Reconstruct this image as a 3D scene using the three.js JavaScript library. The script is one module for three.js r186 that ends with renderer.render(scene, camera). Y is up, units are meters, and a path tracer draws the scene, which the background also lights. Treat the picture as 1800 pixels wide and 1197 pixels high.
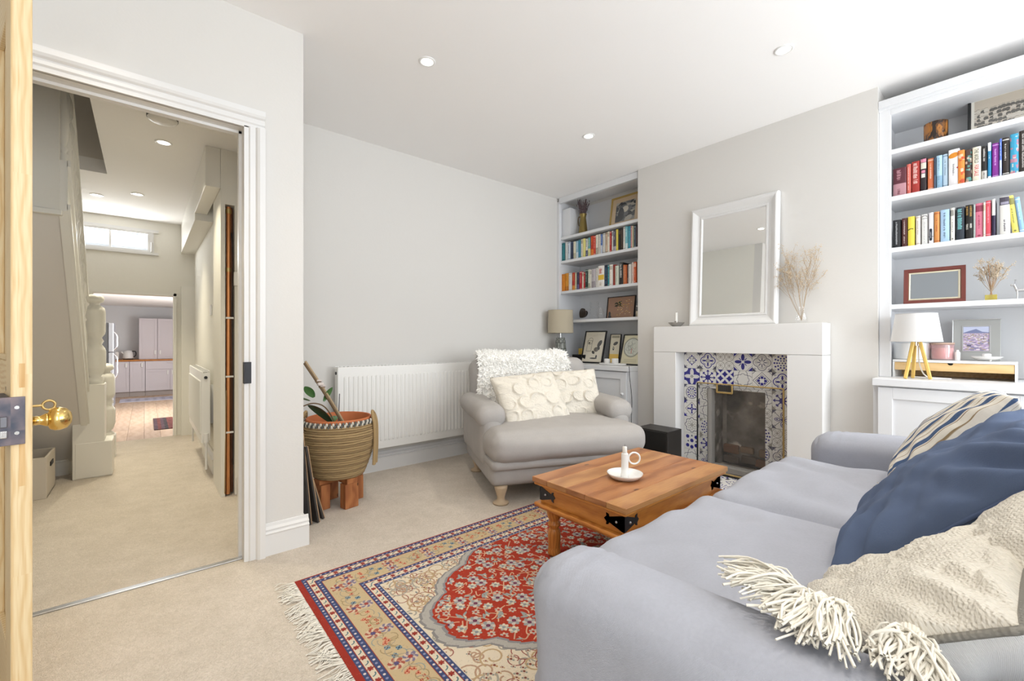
import * as THREE from 'three';
import { RoundedBoxGeometry } from 'three/addons/geometries/RoundedBoxGeometry.js';
import { mergeGeometries, mergeVertices } from 'three/addons/utils/BufferGeometryUtils.js';
import { RectAreaLightUniformsLib } from 'three/addons/lights/RectAreaLightUniformsLib.js';

// World: x runs along the far wall, y is up, the room deepens towards -z.
const scene = new THREE.Scene();
const camera = new THREE.PerspectiveCamera(2 * Math.atan(598.5 / 767) * 180 / Math.PI, 1800 / 1197, 0.05, 100);
camera.position.set(0, 1.03, 0);
camera.rotation.y = -40.06 * Math.PI / 180;
const renderer = new THREE.WebGLRenderer();
renderer.toneMapping = THREE.LinearToneMapping;
renderer.toneMappingExposure = 0.86;
renderer.shadowMap.enabled = true;
RectAreaLightUniformsLib.init();
scene.background = new THREE.Color(2.3, 2.5, 2.7);          // bright overcast sky outside the windows

// daylight entering through the windows: [name, width, height, x, y, z, turn, intensity, colour]
for (const [name, w, h, x, y, z, ry, i, c] of [
  ['daylight_front_window', 1.2, 1.8, 1.45, 1.38, 1.44, 0, 4.8, [0.91, 0.96, 1.0]],
  ['daylight_front_window', 1.2, 1.8, 2.9, 1.38, 1.44, 0, 9.0, [0.91, 0.96, 1.0]],
  ['daylight_front_window', 0.8, 1.8, -0.5, 1.38, 1.44, 0, 5.5, [0.91, 0.96, 1.0]],  // added left window light, brightens the near sofa arm
  ['daylight_hall_window', 0.64, 0.2, -0.29, 2.06, -5.99, Math.PI, 26, [0.97, 0.99, 1.0]],
  ['added_kitchen_daylight', 3.0, 1.3, 1.63, 0.95, -10.5, Math.PI / 2, 9, [1.0, 0.98, 0.97]],  // unseen window light added to brighten the kitchen
]) {
  const l = new THREE.RectAreaLight(new THREE.Color().setRGB(...c), i, w, h);
  l.name = name; l.position.set(x, y, z); l.rotation.y = ry; scene.add(l);
}

// ---------- helpers ----------
let seed = 7;
const rnd = () => { seed = (seed + 0x6d2b79f5) | 0; let t = Math.imul(seed ^ (seed >>> 15), 1 | seed); t = (t + Math.imul(t ^ (t >>> 7), 61 | t)) ^ t; return ((t ^ (t >>> 14)) >>> 0) / 4294967296; };
const rr = (a, b) => a + (b - a) * rnd();
const R = (d) => d * Math.PI / 180;
const clamp = (v, a, b) => Math.min(b, Math.max(a, v));
const sst = (a, b, x) => { const t = clamp((x - a) / (b - a), 0, 1); return t * t * (3 - 2 * t); };
const hash = (x, y, z) => { let h = Math.imul(x, 374761393) + Math.imul(y, 668265263) + Math.imul(z, 2147483647 ^ 1274126177); h = Math.imul(h ^ (h >>> 13), 1274126177); return ((h ^ (h >>> 16)) >>> 0) / 4294967296; };
function vn(x, y, z = 0) {
  const X = Math.floor(x), Y = Math.floor(y), Z = Math.floor(z); let a = x - X, b = y - Y, c = z - Z;
  a = a * a * (3 - 2 * a); b = b * b * (3 - 2 * b); c = c * c * (3 - 2 * c);
  const L = (p, q, t) => p + (q - p) * t;
  return L(L(L(hash(X, Y, Z), hash(X + 1, Y, Z), a), L(hash(X, Y + 1, Z), hash(X + 1, Y + 1, Z), a), b), L(L(hash(X, Y, Z + 1), hash(X + 1, Y, Z + 1), a), L(hash(X, Y + 1, Z + 1), hash(X + 1, Y + 1, Z + 1), a), b), c) * 2 - 1;
}
const fbm = (x, y, z = 0, o = 4) => { let s = 0, a = 0.5; for (let i = 0; i < o; i++) { s += a * vn(x, y, z); x *= 2.03; y *= 2.03; z *= 2.03; a *= 0.5; } return s; };

const taken = {};
function numbered(n) { if (!(n in taken)) { taken[n] = 0; return n; } taken[n]++; return n + '_' + String(taken[n]).padStart(3, '0'); }
function mk(name, geo, mat, parent) {
  const m = new THREE.Mesh(geo, mat); m.name = parent ? name : numbered(name); m.castShadow = m.receiveShadow = true; (parent || scene).add(m); return m;
}
function tag(o, label, category, group, kind) { o.userData = { label, category }; if (group) o.userData.group = group; if (kind) o.userData.kind = kind; return o; }
function thing(name, label, category, x = 0, y = 0, z = 0, ry = 0, group) {
  const g = new THREE.Group(); g.name = numbered(name); g.position.set(x, y, z); g.rotation.y = ry; scene.add(g); return tag(g, label, category, group);
}
function struct(name, geo, mat, label) { const m = mk(name, geo, mat); m.userData = { kind: 'structure', label, category: name.split('_')[0] }; return m; }
function structGroup(name, label) { const g = new THREE.Group(); g.name = numbered(name); scene.add(g); g.userData = { kind: 'structure', label, category: name.split('_')[0] }; return g; }

// geometry: box by extents in x, y and depth b (z = -b), edges rounded by r
function bb(x0, x1, y0, y1, b0, b1, r = 0) {
  const w = x1 - x0, h = y1 - y0, d = b1 - b0;
  const g = r ? new RoundedBoxGeometry(w, h, d, 2, Math.min(r, w / 2.01, h / 2.01, d / 2.01)) : new THREE.BoxGeometry(w, h, d);
  return g.translate((x0 + x1) / 2, (y0 + y1) / 2, -(b0 + b1) / 2);
}
const cb = (w, h, d, x = 0, y = 0, z = 0, r = 0) => bb(x - w / 2, x + w / 2, y - h / 2, y + h / 2, -z - d / 2, -z + d / 2, r);
const clean = (g) => { const n = g.index ? g.toNonIndexed() : g; for (const k of Object.keys(n.attributes)) if (!['position', 'normal', 'uv'].includes(k)) n.deleteAttribute(k); if (!n.attributes.uv) n.setAttribute('uv', new THREE.BufferAttribute(new Float32Array(n.attributes.position.count * 2), 2)); if (!n.attributes.normal) n.computeVertexNormals(); return n; };
const merge = (...gs) => mergeGeometries(gs.flat().map(clean));
// uv in metres from the face direction; swap turns the grain, ox / oy shift it
function buv(g, s = 1, swap = false, ox = 0, oy = 0) {
  g = clean(g); const p = g.attributes.position, n = g.attributes.normal, uv = new Float32Array(p.count * 2);
  for (let i = 0; i < p.count; i += 3) {
    let a = 0, b = 0, c = 0; for (let k = 0; k < 3; k++) { a += Math.abs(n.getX(i + k)); b += Math.abs(n.getY(i + k)); c += Math.abs(n.getZ(i + k)); }
    for (let k = 0; k < 3; k++) {
      const x = p.getX(i + k), y = p.getY(i + k), z = p.getZ(i + k);
      let [u, v] = a >= b && a >= c ? [z, y] : b >= c ? [x, z] : [x, y];
      if (swap) [u, v] = [v, u];
      uv[(i + k) * 2] = u / s + ox; uv[(i + k) * 2 + 1] = v / s + oy;
    }
  }
  g.setAttribute('uv', new THREE.BufferAttribute(uv, 2)); return g;
}
const smooth = (g) => { g = g.clone(); for (const k of Object.keys(g.attributes)) if (k !== 'position') g.deleteAttribute(k); g = mergeVertices(g, 1e-5); g.computeVertexNormals(); return g; };
const V = (x, y, z) => new THREE.Vector3(x, y, z);
const tube = (pts, r, seg = 24, rad = 8, closed = false) => new THREE.TubeGeometry(new THREE.CatmullRomCurve3(pts.map((p) => (p.isVector3 ? p : V(...p))), closed), seg, r, rad, closed);
const lathe = (pts, seg = 32) => new THREE.LatheGeometry(pts.map(([r, y]) => new THREE.Vector2(r, y)), seg);
function rod(a, b, r0, r1 = r0, seg = 8) {
  const A = V(...a), B = V(...b), d = B.clone().sub(A), g = new THREE.CylinderGeometry(r1, r0, d.length(), seg);
  g.applyQuaternion(new THREE.Quaternion().setFromUnitVectors(V(0, 1, 0), d.normalize())); return g.translate(...A.add(B).multiplyScalar(0.5).toArray());
}
// profile [[out, y], ...] run along x from x0 to x1, out = towards -z of the local frame
function extrudeX(profile, x0, x1) {
  const s = new THREE.Shape(profile.map(([a, b]) => new THREE.Vector2(a, b)));
  const g = new THREE.ExtrudeGeometry(s, { depth: x1 - x0, bevelEnabled: false, steps: 1 });
  return g.rotateY(Math.PI / 2).translate(x0, 0, 0); // shape x -> -z, extrusion -> +x
}
// cushiony box: rounded by r, faces swollen by bulge [x, y, z], crumpled by amp at frequency fq
function softBox(w, h, d, r, { seg = 20, bulge = [0, 0, 0], amp = 0, fq = 6, off = 0, fn = null } = {}) {
  const big = Math.max(w, h, d), S = (l) => Math.max(4, Math.round(seg * l / big) + 4);
  let g = smooth(new THREE.BoxGeometry(w, h, d, S(w), S(h), S(d)));
  const p = g.attributes.position, H = [w / 2, h / 2, d / 2], v = V(0, 0, 0);
  for (let i = 0; i < p.count; i++) {
    v.fromBufferAttribute(p, i); const a = [v.x, v.y, v.z], q = a.map((c, k) => clamp(c, -H[k] + r, H[k] - r));
    let e = a.map((c, k) => c - q[k]); const l = Math.hypot(...e) || 1; e = e.map((c) => c / l);
    const o = a.map((c, k) => (l > 1e-6 ? q[k] + e[k] * r : c)), n = a.map((c, k) => c / H[k]);
    for (let k = 0; k < 3; k++) { const s = (k + 1) % 3, t = (k + 2) % 3; o[k] += Math.sign(n[k]) * Math.abs(n[k]) * bulge[k] * (1 - n[s] * n[s]) * (1 - n[t] * n[t]); }
    if (amp) { const m = fbm(o[0] * fq + off, o[1] * fq - off, o[2] * fq + off * 2, 3) * amp; for (let k = 0; k < 3; k++) o[k] += e[k] * m * (l > 1e-6 ? 1 : 0); }
    if (fn) fn(o, n);
    p.setXYZ(i, ...o);
  }
  g.computeVertexNormals(); return g;
}
// cushion in the xy plane, seam round the rim; disp(u, v, x, y) adds height on the front
function pillow(w, h, t, { seg = 40, pinch = 0.06, pw = 0.42, wrinkle = 0.006, off = 0, disp = null, rim = 0.012 } = {}) {
  const pos = [], uv = [], idx = [], N = seg + 1;
  for (let s = 0; s < 2; s++) for (let j = 0; j < N; j++) for (let i = 0; i < N; i++) {
    const u = i / seg * 2 - 1, v = j / seg * 2 - 1;
    const x = u * w / 2 * (1 - pinch * (1 - v * v) * Math.abs(u)), y = v * h / 2 * (1 - pinch * (1 - u * u) * Math.abs(v));
    const e = Math.max(0, (1 - u * u) * (1 - v * v)), f = Math.pow(e, pw);
    let z = f * t / 2;
    const cr = Math.max(0, Math.abs(u) + Math.abs(v) - 0.75);
    z += wrinkle * f * (fbm(x * 9 + off, y * 9 + s * 7, off, 3) * 1.6 + cr * Math.sin((u * Math.sign(v) - v * Math.sign(u)) * 14 + off) * 1.6);
    if (disp) z += f * disp(u, v, x, y, s);
    z = Math.max(z, e > 0 ? 0.001 : 0);
    pos.push(x, y, s ? -z : z); uv.push(x + w / 2, y + h / 2);
  }
  for (let s = 0; s < 2; s++) for (let j = 0; j < seg; j++) for (let i = 0; i < seg; i++) {
    const a = s * N * N + j * N + i, b = a + 1, c = a + N, d = c + 1;
    s ? idx.push(a, c, b, b, c, d) : idx.push(a, b, c, b, d, c);
  }
  const g = new THREE.BufferGeometry();
  g.setAttribute('position', new THREE.Float32BufferAttribute(pos, 3)); g.setAttribute('uv', new THREE.Float32BufferAttribute(uv, 2)); g.setIndex(idx); g.computeVertexNormals();
  return g;
}
function pillowRim(w, h, r, pinch = 0.06, n = 16) {
  const pts = [], at = (u, v) => V(u * w / 2 * (1 - pinch * (1 - v * v) * Math.abs(u)), v * h / 2 * (1 - pinch * (1 - u * u) * Math.abs(v)), 0);
  for (let k = 0; k < 4; k++) for (let i = 0; i < n; i++) { const s = i / n * 2 - 1; pts.push([at(s, -1), at(1, s), at(-s, 1), at(-1, -s)][k]); }
  return tube(pts, r, 160, 6, true);
}

// ---------- textures ----------
function dataTex(w, h, fn, srgb = true, repeat = true) {
  const d = new Uint8Array(w * h * 4);
  for (let y = 0; y < h; y++) for (let x = 0; x < w; x++) { const c = fn(x / w, y / h, x, y), o = (y * w + x) * 4; d[o] = clamp(c[0], 0, 255); d[o + 1] = clamp(c[1], 0, 255); d[o + 2] = clamp(c[2], 0, 255); d[o + 3] = 255; }
  const t = new THREE.DataTexture(d, w, h, THREE.RGBAFormat); t.magFilter = THREE.LinearFilter; t.minFilter = THREE.LinearMipmapLinearFilter; t.generateMipmaps = true;
  if (repeat) t.wrapS = t.wrapT = THREE.RepeatWrapping; if (srgb) t.colorSpace = THREE.SRGBColorSpace; t.needsUpdate = true; return t;
}
function canvasTex(w, h, draw, repeat = false) {
  const c = document.createElement('canvas'); c.width = w; c.height = h; draw(c.getContext('2d'), w, h);
  const t = new THREE.CanvasTexture(c); t.colorSpace = THREE.SRGBColorSpace; if (repeat) t.wrapS = t.wrapT = THREE.RepeatWrapping; return t;
}
// noise that tiles over n cells
function tn(u, v, n, s = 0) {
  const x = u * n, y = v * n, X = Math.floor(x), Y = Math.floor(y); let a = x - X, b = y - Y; a = a * a * (3 - 2 * a); b = b * b * (3 - 2 * b);
  const h = (i, j) => hash(((i % n) + n) % n, ((j % n) + n) % n, s + n * 13);
  const L = (p, q, t) => p + (q - p) * t; return L(L(h(X, Y), h(X + 1, Y), a), L(h(X, Y + 1), h(X + 1, Y + 1), a), b) * 2 - 1;
}
const grey = (v) => [v, v, v];
const rep = (t, s) => { const c = t.clone(); c.repeat.set(1 / s, 1 / s); c.needsUpdate = true; return c; };
// ---------- materials ----------
const std = (c, roughness = 0.6, o = {}) => new THREE.MeshStandardMaterial({ color: Array.isArray(c) ? new THREE.Color().setRGB(...c) : new THREE.Color(c), roughness, ...o });
const phys = (c, roughness, o = {}) => new THREE.MeshPhysicalMaterial({ color: Array.isArray(c) ? new THREE.Color().setRGB(...c) : new THREE.Color(c), roughness, ...o });
const T = {};
T.carpet = dataTex(512, 512, (u, v) => { const n = tn(u, v, 6) * 3 + tn(u, v, 17, 3) * 4 + tn(u, v, 90, 1) * 4 + tn(u, v, 256, 2) * 9; return [219 + n, 209 + n, 196 + n * 1.1]; });
T.carpetB = dataTex(512, 512, (u, v) => grey(128 + tn(u, v, 128, 5) * 60 + tn(u, v, 256, 6) * 60 + tn(u, v, 24, 7) * 12), false);
T.plasterB = dataTex(256, 256, (u, v) => grey(128 + tn(u, v, 8, 1) * 30 + tn(u, v, 30, 2) * 30 + tn(u, v, 110, 3) * 30), false);
T.weaveB = dataTex(256, 256, (u, v, x, y) => grey(128 + (((x >> 2) + (y >> 2)) % 2 ? 36 : -36) + tn(u, v, 128, 4) * 45 + tn(u, v, 16, 9) * 20), false);
T.fineB = dataTex(256, 256, (u, v) => grey(128 + tn(u, v, 64, 4) * 50 + tn(u, v, 128, 8) * 60), false);
T.velvet = dataTex(512, 512, (u, v) => { const n = tn(u, v, 5, 1) * 4 + tn(u, v, 15, 2) * 3 + tn(u, v, 200, 3) * 3; return [240 + n, 240 + n, 240 + n]; });
function woodTex(w, h, base, dark, { rings = 10, knots = 0, contrast = 1, sd = 0, fine = 1 } = {}) {
  const K = []; for (let i = 0; i < knots; i++) K.push([hash(i, sd, 5), hash(i, sd, 9), 0.012 + 0.012 * hash(i, sd, 3)]);
  return dataTex(w, h, (u, v) => {                       // grain runs along v
    let x = u + tn(u * 0.5, v, 4, sd) * 0.07 * Math.min(1, 12 / rings) + tn(u, v, 9, sd + 2) * 0.02 * Math.min(1, 12 / rings), k = 0;
    for (const [a, b, r] of K) { const dx = u - a, dy = (v - b) * 0.45, d = Math.hypot(dx, dy); x += dx / (d + 0.02) * r * 1.2 * Math.exp(-d * 18); k = Math.max(k, 1 - sst(r * 0.5, r, d)); }
    const g = Math.pow(0.5 + 0.5 * Math.sin(x * rings * 6.283 + tn(u, v, 3, sd + 4) * 2), 1.6), s = (tn(u * 1, v * 0.05, 220, sd + 7) * 0.5 + 0.5) * fine;
    const f = clamp((g * 0.55 + s * 0.35 + (tn(u, v, 3, sd + 9) + 1) * 0.12) * contrast, 0, 1);
    const c = base.map((b, i) => b + (dark[i] - b) * f); return c.map((q, i) => q + (dark[i] * 0.6 - q) * k * 0.85);
  });
}
T.pine = woodTex(1024, 1024, [240, 222, 184], [214, 178, 124], { rings: 34, knots: 3, sd: 3, contrast: 0.8 });
T.sheesham = woodTex(512, 1024, [190, 134, 86], [142, 88, 52], { rings: 5, knots: 3, sd: 11, contrast: 0.95 });
T.sheesham2 = woodTex(512, 1024, [194, 144, 92], [150, 98, 58], { rings: 4, knots: 1, sd: 31, contrast: 0.9 });
T.honey = woodTex(256, 1024, [214, 146, 70], [166, 98, 38], { rings: 5, sd: 17, contrast: 0.9 });
T.oak = woodTex(512, 512, [228, 196, 146], [206, 168, 112], { rings: 9, sd: 23, contrast: 0.8 });
T.floorOak = woodTex(512, 512, [214, 190, 166], [190, 160, 132], { rings: 6, sd: 43, contrast: 0.8 });
T.knitB = dataTex(256, 256, (u, v) => { const a = Math.sin(u * 6.283 * 16), b = Math.sin((v * 24 + (Math.floor(u * 16) % 2) * 0.5) * 6.283); return grey(128 + 50 * a * a * b + tn(u, v, 64, 3) * 40 + tn(u, v, 128, 3) * 25); }, false);
const M = {
  wall: std([0.70, 0.678, 0.645], 0.85, { bumpMap: rep(T.plasterB, 0.6), bumpScale: 0.0006 }),
  wallHall: std([0.82, 0.795, 0.725], 0.8, { bumpMap: rep(T.plasterB, 0.6), bumpScale: 0.0006 }),
  ceil: std([0.945, 0.93, 0.915], 0.9, { bumpMap: rep(T.plasterB, 0.8), bumpScale: 0.0005 }),
  trim: std([0.77, 0.762, 0.75], 0.38),
  hallTrim: std([0.83, 0.81, 0.75], 0.4),
  joinery: std([0.755, 0.76, 0.775], 0.42),
  stairShade: std([0.74, 0.70, 0.65], 0.8),  // darker copy of the wall paint; stairwell and soffit shade put into colour
  carpet: std([0.90, 0.885, 0.87], 1, { map: rep(T.carpet, 0.9), bumpMap: rep(T.carpetB, 0.35), bumpScale: 0.004 }),
  dark: std([0.012, 0.012, 0.013], 0.45),
  black: std([0.008, 0.008, 0.009], 0.35),
  chrome: std([0.75, 0.75, 0.76], 0.2, { metalness: 1 }),
  steel: std([0.55, 0.56, 0.58], 0.35, { metalness: 1 }),
  brass: std([0.83, 0.60, 0.22], 0.22, { metalness: 1 }),
  oldBrass: std([0.55, 0.40, 0.17], 0.4, { metalness: 1 }),
  iron: std([0.05, 0.05, 0.055], 0.5, { metalness: 0.7 }),
  copper: std([0.62, 0.28, 0.12], 0.35, { metalness: 0.9 }),
  whitePlastic: std([0.82, 0.81, 0.79], 0.35),
  white: std([0.84, 0.835, 0.82], 0.3),
  ceramic: phys([0.86, 0.85, 0.83], 0.25, { clearcoat: 0.4 }),
  paper: std([0.80, 0.77, 0.69], 0.9),
  glass: phys([1, 1, 1], 0.02, { transmission: 1, thickness: 0, ior: 1.45 }),
  solidGlass: phys([1, 1, 1], 0.02, { transmission: 1, thickness: 0.05, ior: 1.45 }),
  pine: std('#ffffff', 0.55, { map: rep(T.pine, 0.5) }),
  sheesham: std('#ffffff', 0.38, { map: rep(T.sheesham, 0.5) }),
  sheesham2: std('#ffffff', 0.38, { map: rep(T.sheesham2, 0.5) }),
  honey: std('#ffffff', 0.3, { map: rep(T.honey, 0.35) }),
  oak: std('#ffffff', 0.5, { map: rep(T.oak, 0.5) }),
  chairFabric: std([0.47, 0.445, 0.425], 0.95, { map: rep(T.velvet, 0.7), bumpMap: rep(T.weaveB, 0.06), bumpScale: 0.0006 }),
  sofaFabric: std([0.46, 0.475, 0.54], 0.95, { map: rep(T.velvet, 0.7), bumpMap: rep(T.weaveB, 0.06), bumpScale: 0.0005 }),
  fleece: std([0.95, 0.935, 0.90], 1),
  wool: std([0.72, 0.675, 0.59], 1, { bumpMap: rep(T.knitB, 0.16), bumpScale: 0.004 }),
  creamKnit: std([0.76, 0.71, 0.62], 1, { bumpMap: rep(T.knitB, 0.2), bumpScale: 0.004 }),
  creamPlain: std([0.80, 0.79, 0.77], 1, { bumpMap: rep(T.weaveB, 0.06), bumpScale: 0.0008 }),
  yarn: std([0.84, 0.80, 0.71], 1),
  navy: std([0.10, 0.14, 0.24], 0.95, { bumpMap: rep(T.weaveB, 0.05), bumpScale: 0.001 }),
  navySeam: std([0.07, 0.10, 0.19], 0.95),
  ropeDark: std([0.40, 0.27, 0.13], 0.95, { bumpMap: rep(T.fineB, 0.1), bumpScale: 0.002 }),
  rope: std([0.55, 0.38, 0.185], 0.95, { bumpMap: rep(T.fineB, 0.1), bumpScale: 0.002 }),
  terracotta: std([0.56, 0.17, 0.06], 0.7),
  soil: std([0.06, 0.04, 0.03], 1),
  leaf: std([0.07, 0.17, 0.05], 0.35),
  leafDark: std([0.035, 0.09, 0.045], 0.35),
  stem: std([0.16, 0.10, 0.05], 0.8),
};
M.lampShadeBeige = phys([0.62, 0.54, 0.40], 0.95, { transmission: 0.25, thickness: 0, bumpMap: rep(T.weaveB, 0.04), bumpScale: 0.0006 });
M.lampShadeWhite = phys([0.86, 0.85, 0.84], 0.95, { transmission: 0.35, thickness: 0, bumpMap: rep(T.weaveB, 0.04), bumpScale: 0.0005 });
// ---------- the room ----------
const H = 2.577, WB = 3.333, WD = 2.367, XN = 0.6125, XC = 3.42, XA = 3.82, HC = 2.29;
struct('floor', buv(merge(bb(-1.1, 3.9, -0.1, 0, -1.6, 2.405), bb(0.5, 3.9, -0.1, 0, 2.405, 3.45))), M.carpet, 'cream carpet covering the living room floor');
struct('ceiling', buv(merge(bb(-1.1, 3.9, H, H + 0.12, -1.6, 2.467), bb(0.45, 3.9, H, H + 0.12, 2.467, 3.45))), M.ceil, 'white living room ceiling');
struct('wall_far', buv(bb(0.5, 3.9, 0, H, WB, 3.45)), M.wall, 'off white far wall behind the radiator');
const XJ = 0.352, XL = -0.43, DH = 2.025;
struct('wall_door', buv(merge(bb(-1.1, XL - 0.03, 0, H, WD, 2.467), bb(XJ + 0.03, XN, 0, H, WD, 2.467), bb(XL - 0.03, XJ + 0.03, DH + 0.03, H, WD, 2.467))), M.wall, 'off white wall round the hall doorway');
struct('wall_left', buv(bb(-1.1, -1.0, 0, H, -1.6, WD)), M.wall, 'off white wall beside the pine door');
struct('wall_right', buv(merge(bb(XA, 3.9, 0, H, -1.6, WB), bb(3.55, XA, 0, H, -1.4, -0.46))), M.wall, 'alcove wall behind the bookcases');
// front wall with sash windows behind the sofa, left one added to light its arm
const WX = [[0.85, 2.05], [2.3, 3.5], [-0.9, -0.1]];
struct('wall_front', buv(merge(bb(-1.1, 3.9, 0, 0.46, -1.55, -1.4), bb(-1.1, 3.9, 2.28, H, -1.55, -1.4), bb(-1.1, -0.9, 0.46, 2.28, -1.55, -1.4), bb(-0.1, 0.85, 0.46, 2.28, -1.55, -1.4), bb(2.05, 2.3, 0.46, 2.28, -1.55, -1.4), bb(3.5, 3.9, 0.46, 2.28, -1.55, -1.4))), M.wall, 'window wall behind the sofa');
WX.forEach(([a, b], i) => {
  const g = structGroup('window_' + (i + 1), 'white sash window in the front wall');
  mk('window_frame', merge(bb(a, b, 0.46, 0.51, -1.53, -1.48), bb(a, b, 2.23, 2.28, -1.53, -1.48), bb(a, a + 0.05, 0.51, 2.23, -1.53, -1.48), bb(b - 0.05, b, 0.51, 2.23, -1.53, -1.48), bb(a + 0.05, b - 0.05, 1.35, 1.4, -1.53, -1.48)), M.trim, g);
  mk('pane', bb(a + 0.05, b - 0.05, 0.51, 1.35, -1.507, -1.503), M.glass, g); mk('pane', bb(a + 0.05, b - 0.05, 1.4, 2.23, -1.507, -1.503), M.glass, g);
});
// chimney breast with the fire cavity
const FO = { b0: 1.219, b1: 1.637, y: 0.656 };
struct('wall_chimney_breast', buv(merge(bb(XC, XA, 0, H, FO.b1, 2.294), bb(XC, XA, 0, H, 0.6, FO.b0), bb(XC, XA, FO.y, H, FO.b0, FO.b1))), M.wall, 'off white chimney breast between the two bookcases');
T.soot = dataTex(512, 512, (u, v) => { const n = fbm(u * 6, v * 6, 3, 5), d = sst(-0.1, 0.35, fbm(u * 3 + 9, v * 3, 8, 4)), w = sst(0.25, 0.5, fbm(u * 9, v * 9, 17, 4)); const c = 146 + n * 80 - d * 66 + w * 56; return [c * 1.03, c * 0.97, c * 0.9]; });
M.soot = std('#ffffff', 0.95, { map: rep(T.soot, 0.8), bumpMap: rep(T.soot, 0.8), bumpScale: 0.008 });
M.cement = std([0.5, 0.48, 0.45], 0.95, { bumpMap: rep(T.plasterB, 0.2), bumpScale: 0.004 });
{
  const g = structGroup('wall_fireback', 'sooty cement lining inside the fireplace opening');
  mk('lining', buv(merge(bb(3.64, 3.80, 0, FO.y + 0.05, FO.b0, FO.b1), bb(XC - 0.02, 3.66, 0, FO.y, FO.b0 - 0.03, FO.b0 + 0.004), bb(XC - 0.02, 3.66, 0, FO.y, FO.b1 - 0.004, FO.b1 + 0.03), bb(XC - 0.02, 3.66, FO.y - 0.004, FO.y + 0.03, FO.b0, FO.b1))), M.soot, g);
  mk('hearth_floor', buv(bb(3.30, 3.66, 0, 0.03, FO.b0, FO.b1)), M.soot, g);
  mk('cement_edge', buv(merge(bb(3.378, 3.44, 0, FO.y, FO.b1 - 0.035, FO.b1 - 0.004, 0.008), bb(3.378, 3.45, 0.02, 0.07, FO.b0, FO.b1 - 0.03, 0.01))), M.cement, g);
  const brick = [std([0.28, 0.15, 0.09], 0.95, { bumpMap: rep(T.plasterB, 0.15), bumpScale: 0.004 }), std([0.20, 0.16, 0.13], 0.95, { bumpMap: rep(T.plasterB, 0.15), bumpScale: 0.004 }), std([0.36, 0.25, 0.17], 0.95, { bumpMap: rep(T.plasterB, 0.15), bumpScale: 0.004 })];
  [[1.5, 1.62, 0.12, 0.19, 0], [1.36, 1.48, 0.06, 0.12, 1], [1.24, 1.35, 0.13, 0.19, 2], [1.25, 1.38, 0.05, 0.11, 0], [1.39, 1.49, 0.14, 0.19, 2], [1.5, 1.62, 0.045, 0.1, 1]].forEach(([a, b, c, d, k]) => mk('brick', buv(bb(3.615, 3.65, c, d, a, b, 0.012)), brick[k], g));
}
// skirting: run along local +x, projecting to local +z
const skirtProfile = [[0, 0], [-0.022, 0], [-0.022, 0.098], [-0.026, 0.106], [-0.016, 0.114], [-0.02, 0.124], [-0.009, 0.135], [-0.007, 0.148], [0, 0.15]];
const skirt = (len) => extrudeX(skirtProfile, 0, len);
struct('baseboard_far', skirt(2.7).translate(XN, 0, -WB), M.trim, 'white skirting board under the radiator');
struct('baseboard_door', merge(skirt(XN + 0.022 - 0.437).translate(0.437, 0, -WD), skirt(WB - WD).rotateY(Math.PI / 2).translate(XN, 0, -WD)), M.trim, 'white moulded skirting at the corner beside the doorway');
struct('baseboard_right', merge(skirt(0.265).rotateY(-Math.PI / 2).translate(XC, 0, -2.294), skirt(0.24).rotateY(-Math.PI / 2).translate(XC, 0, -0.84)), M.trim, 'white skirting on the chimney breast');
// door lining and architrave
const arch = [[0, 0], [0, 0.016], [0.018, 0.016], [0.024, 0.022], [0.046, 0.020], [0.052, 0.030], [0.062, 0.036], [0.085, 0.036], [0.085, 0]];
function archV(h, mirror) { const s = new THREE.Shape(arch.map(([a, b]) => new THREE.Vector2(a, b))); const g = new THREE.ExtrudeGeometry(s, { depth: h, bevelEnabled: false }).rotateX(Math.PI / 2).translate(0, h, 0); return mirror ? clean(g).applyMatrix4(new THREE.Matrix4().makeScale(-1, 1, 1)) : g; }
{
  const g = structGroup('trim_1', 'white moulded architrave and lining round the hall doorway');
  mk('lining', merge(bb(XJ, XJ + 0.03, 0, DH + 0.03, WD - 0.004, 2.475), bb(XL - 0.03, XL, 0, DH + 0.03, WD - 0.004, 2.475), bb(XL, XJ, DH, DH + 0.03, WD - 0.004, 2.475), bb(XJ - 0.012, XJ, 0, DH, 2.42, 2.455), bb(XL, XJ, DH - 0.012, DH, 2.42, 2.455)), M.trim, g);
  mk('architrave', archV(DH + 0.005, false).translate(XJ, 0, -WD), M.trim, g);
  mk('architrave', archV(DH + 0.005, true).translate(XL, 0, -WD), M.trim, g);
  mk('architrave', extrudeX(arch.map(([a, b]) => [-b, a]), XL - 0.085, XJ + 0.085).translate(0, DH, -WD), M.trim, g);
  const s = mk('strike_plate', merge(bb(XJ - 0.004, XJ + 0.004, 0.83, 0.93, 2.335, 2.365, 0.002), bb(XJ, XJ + 0.028, 0.83, 0.93, 2.343, 2.349, 0.001)), M.iron, g);
  s.userData.label = 'black iron strike plate';
  mk('threshold_strip', bb(XL, XJ, 0, 0.006, 2.39, 2.42, 0.003), M.steel, g);
}

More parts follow.
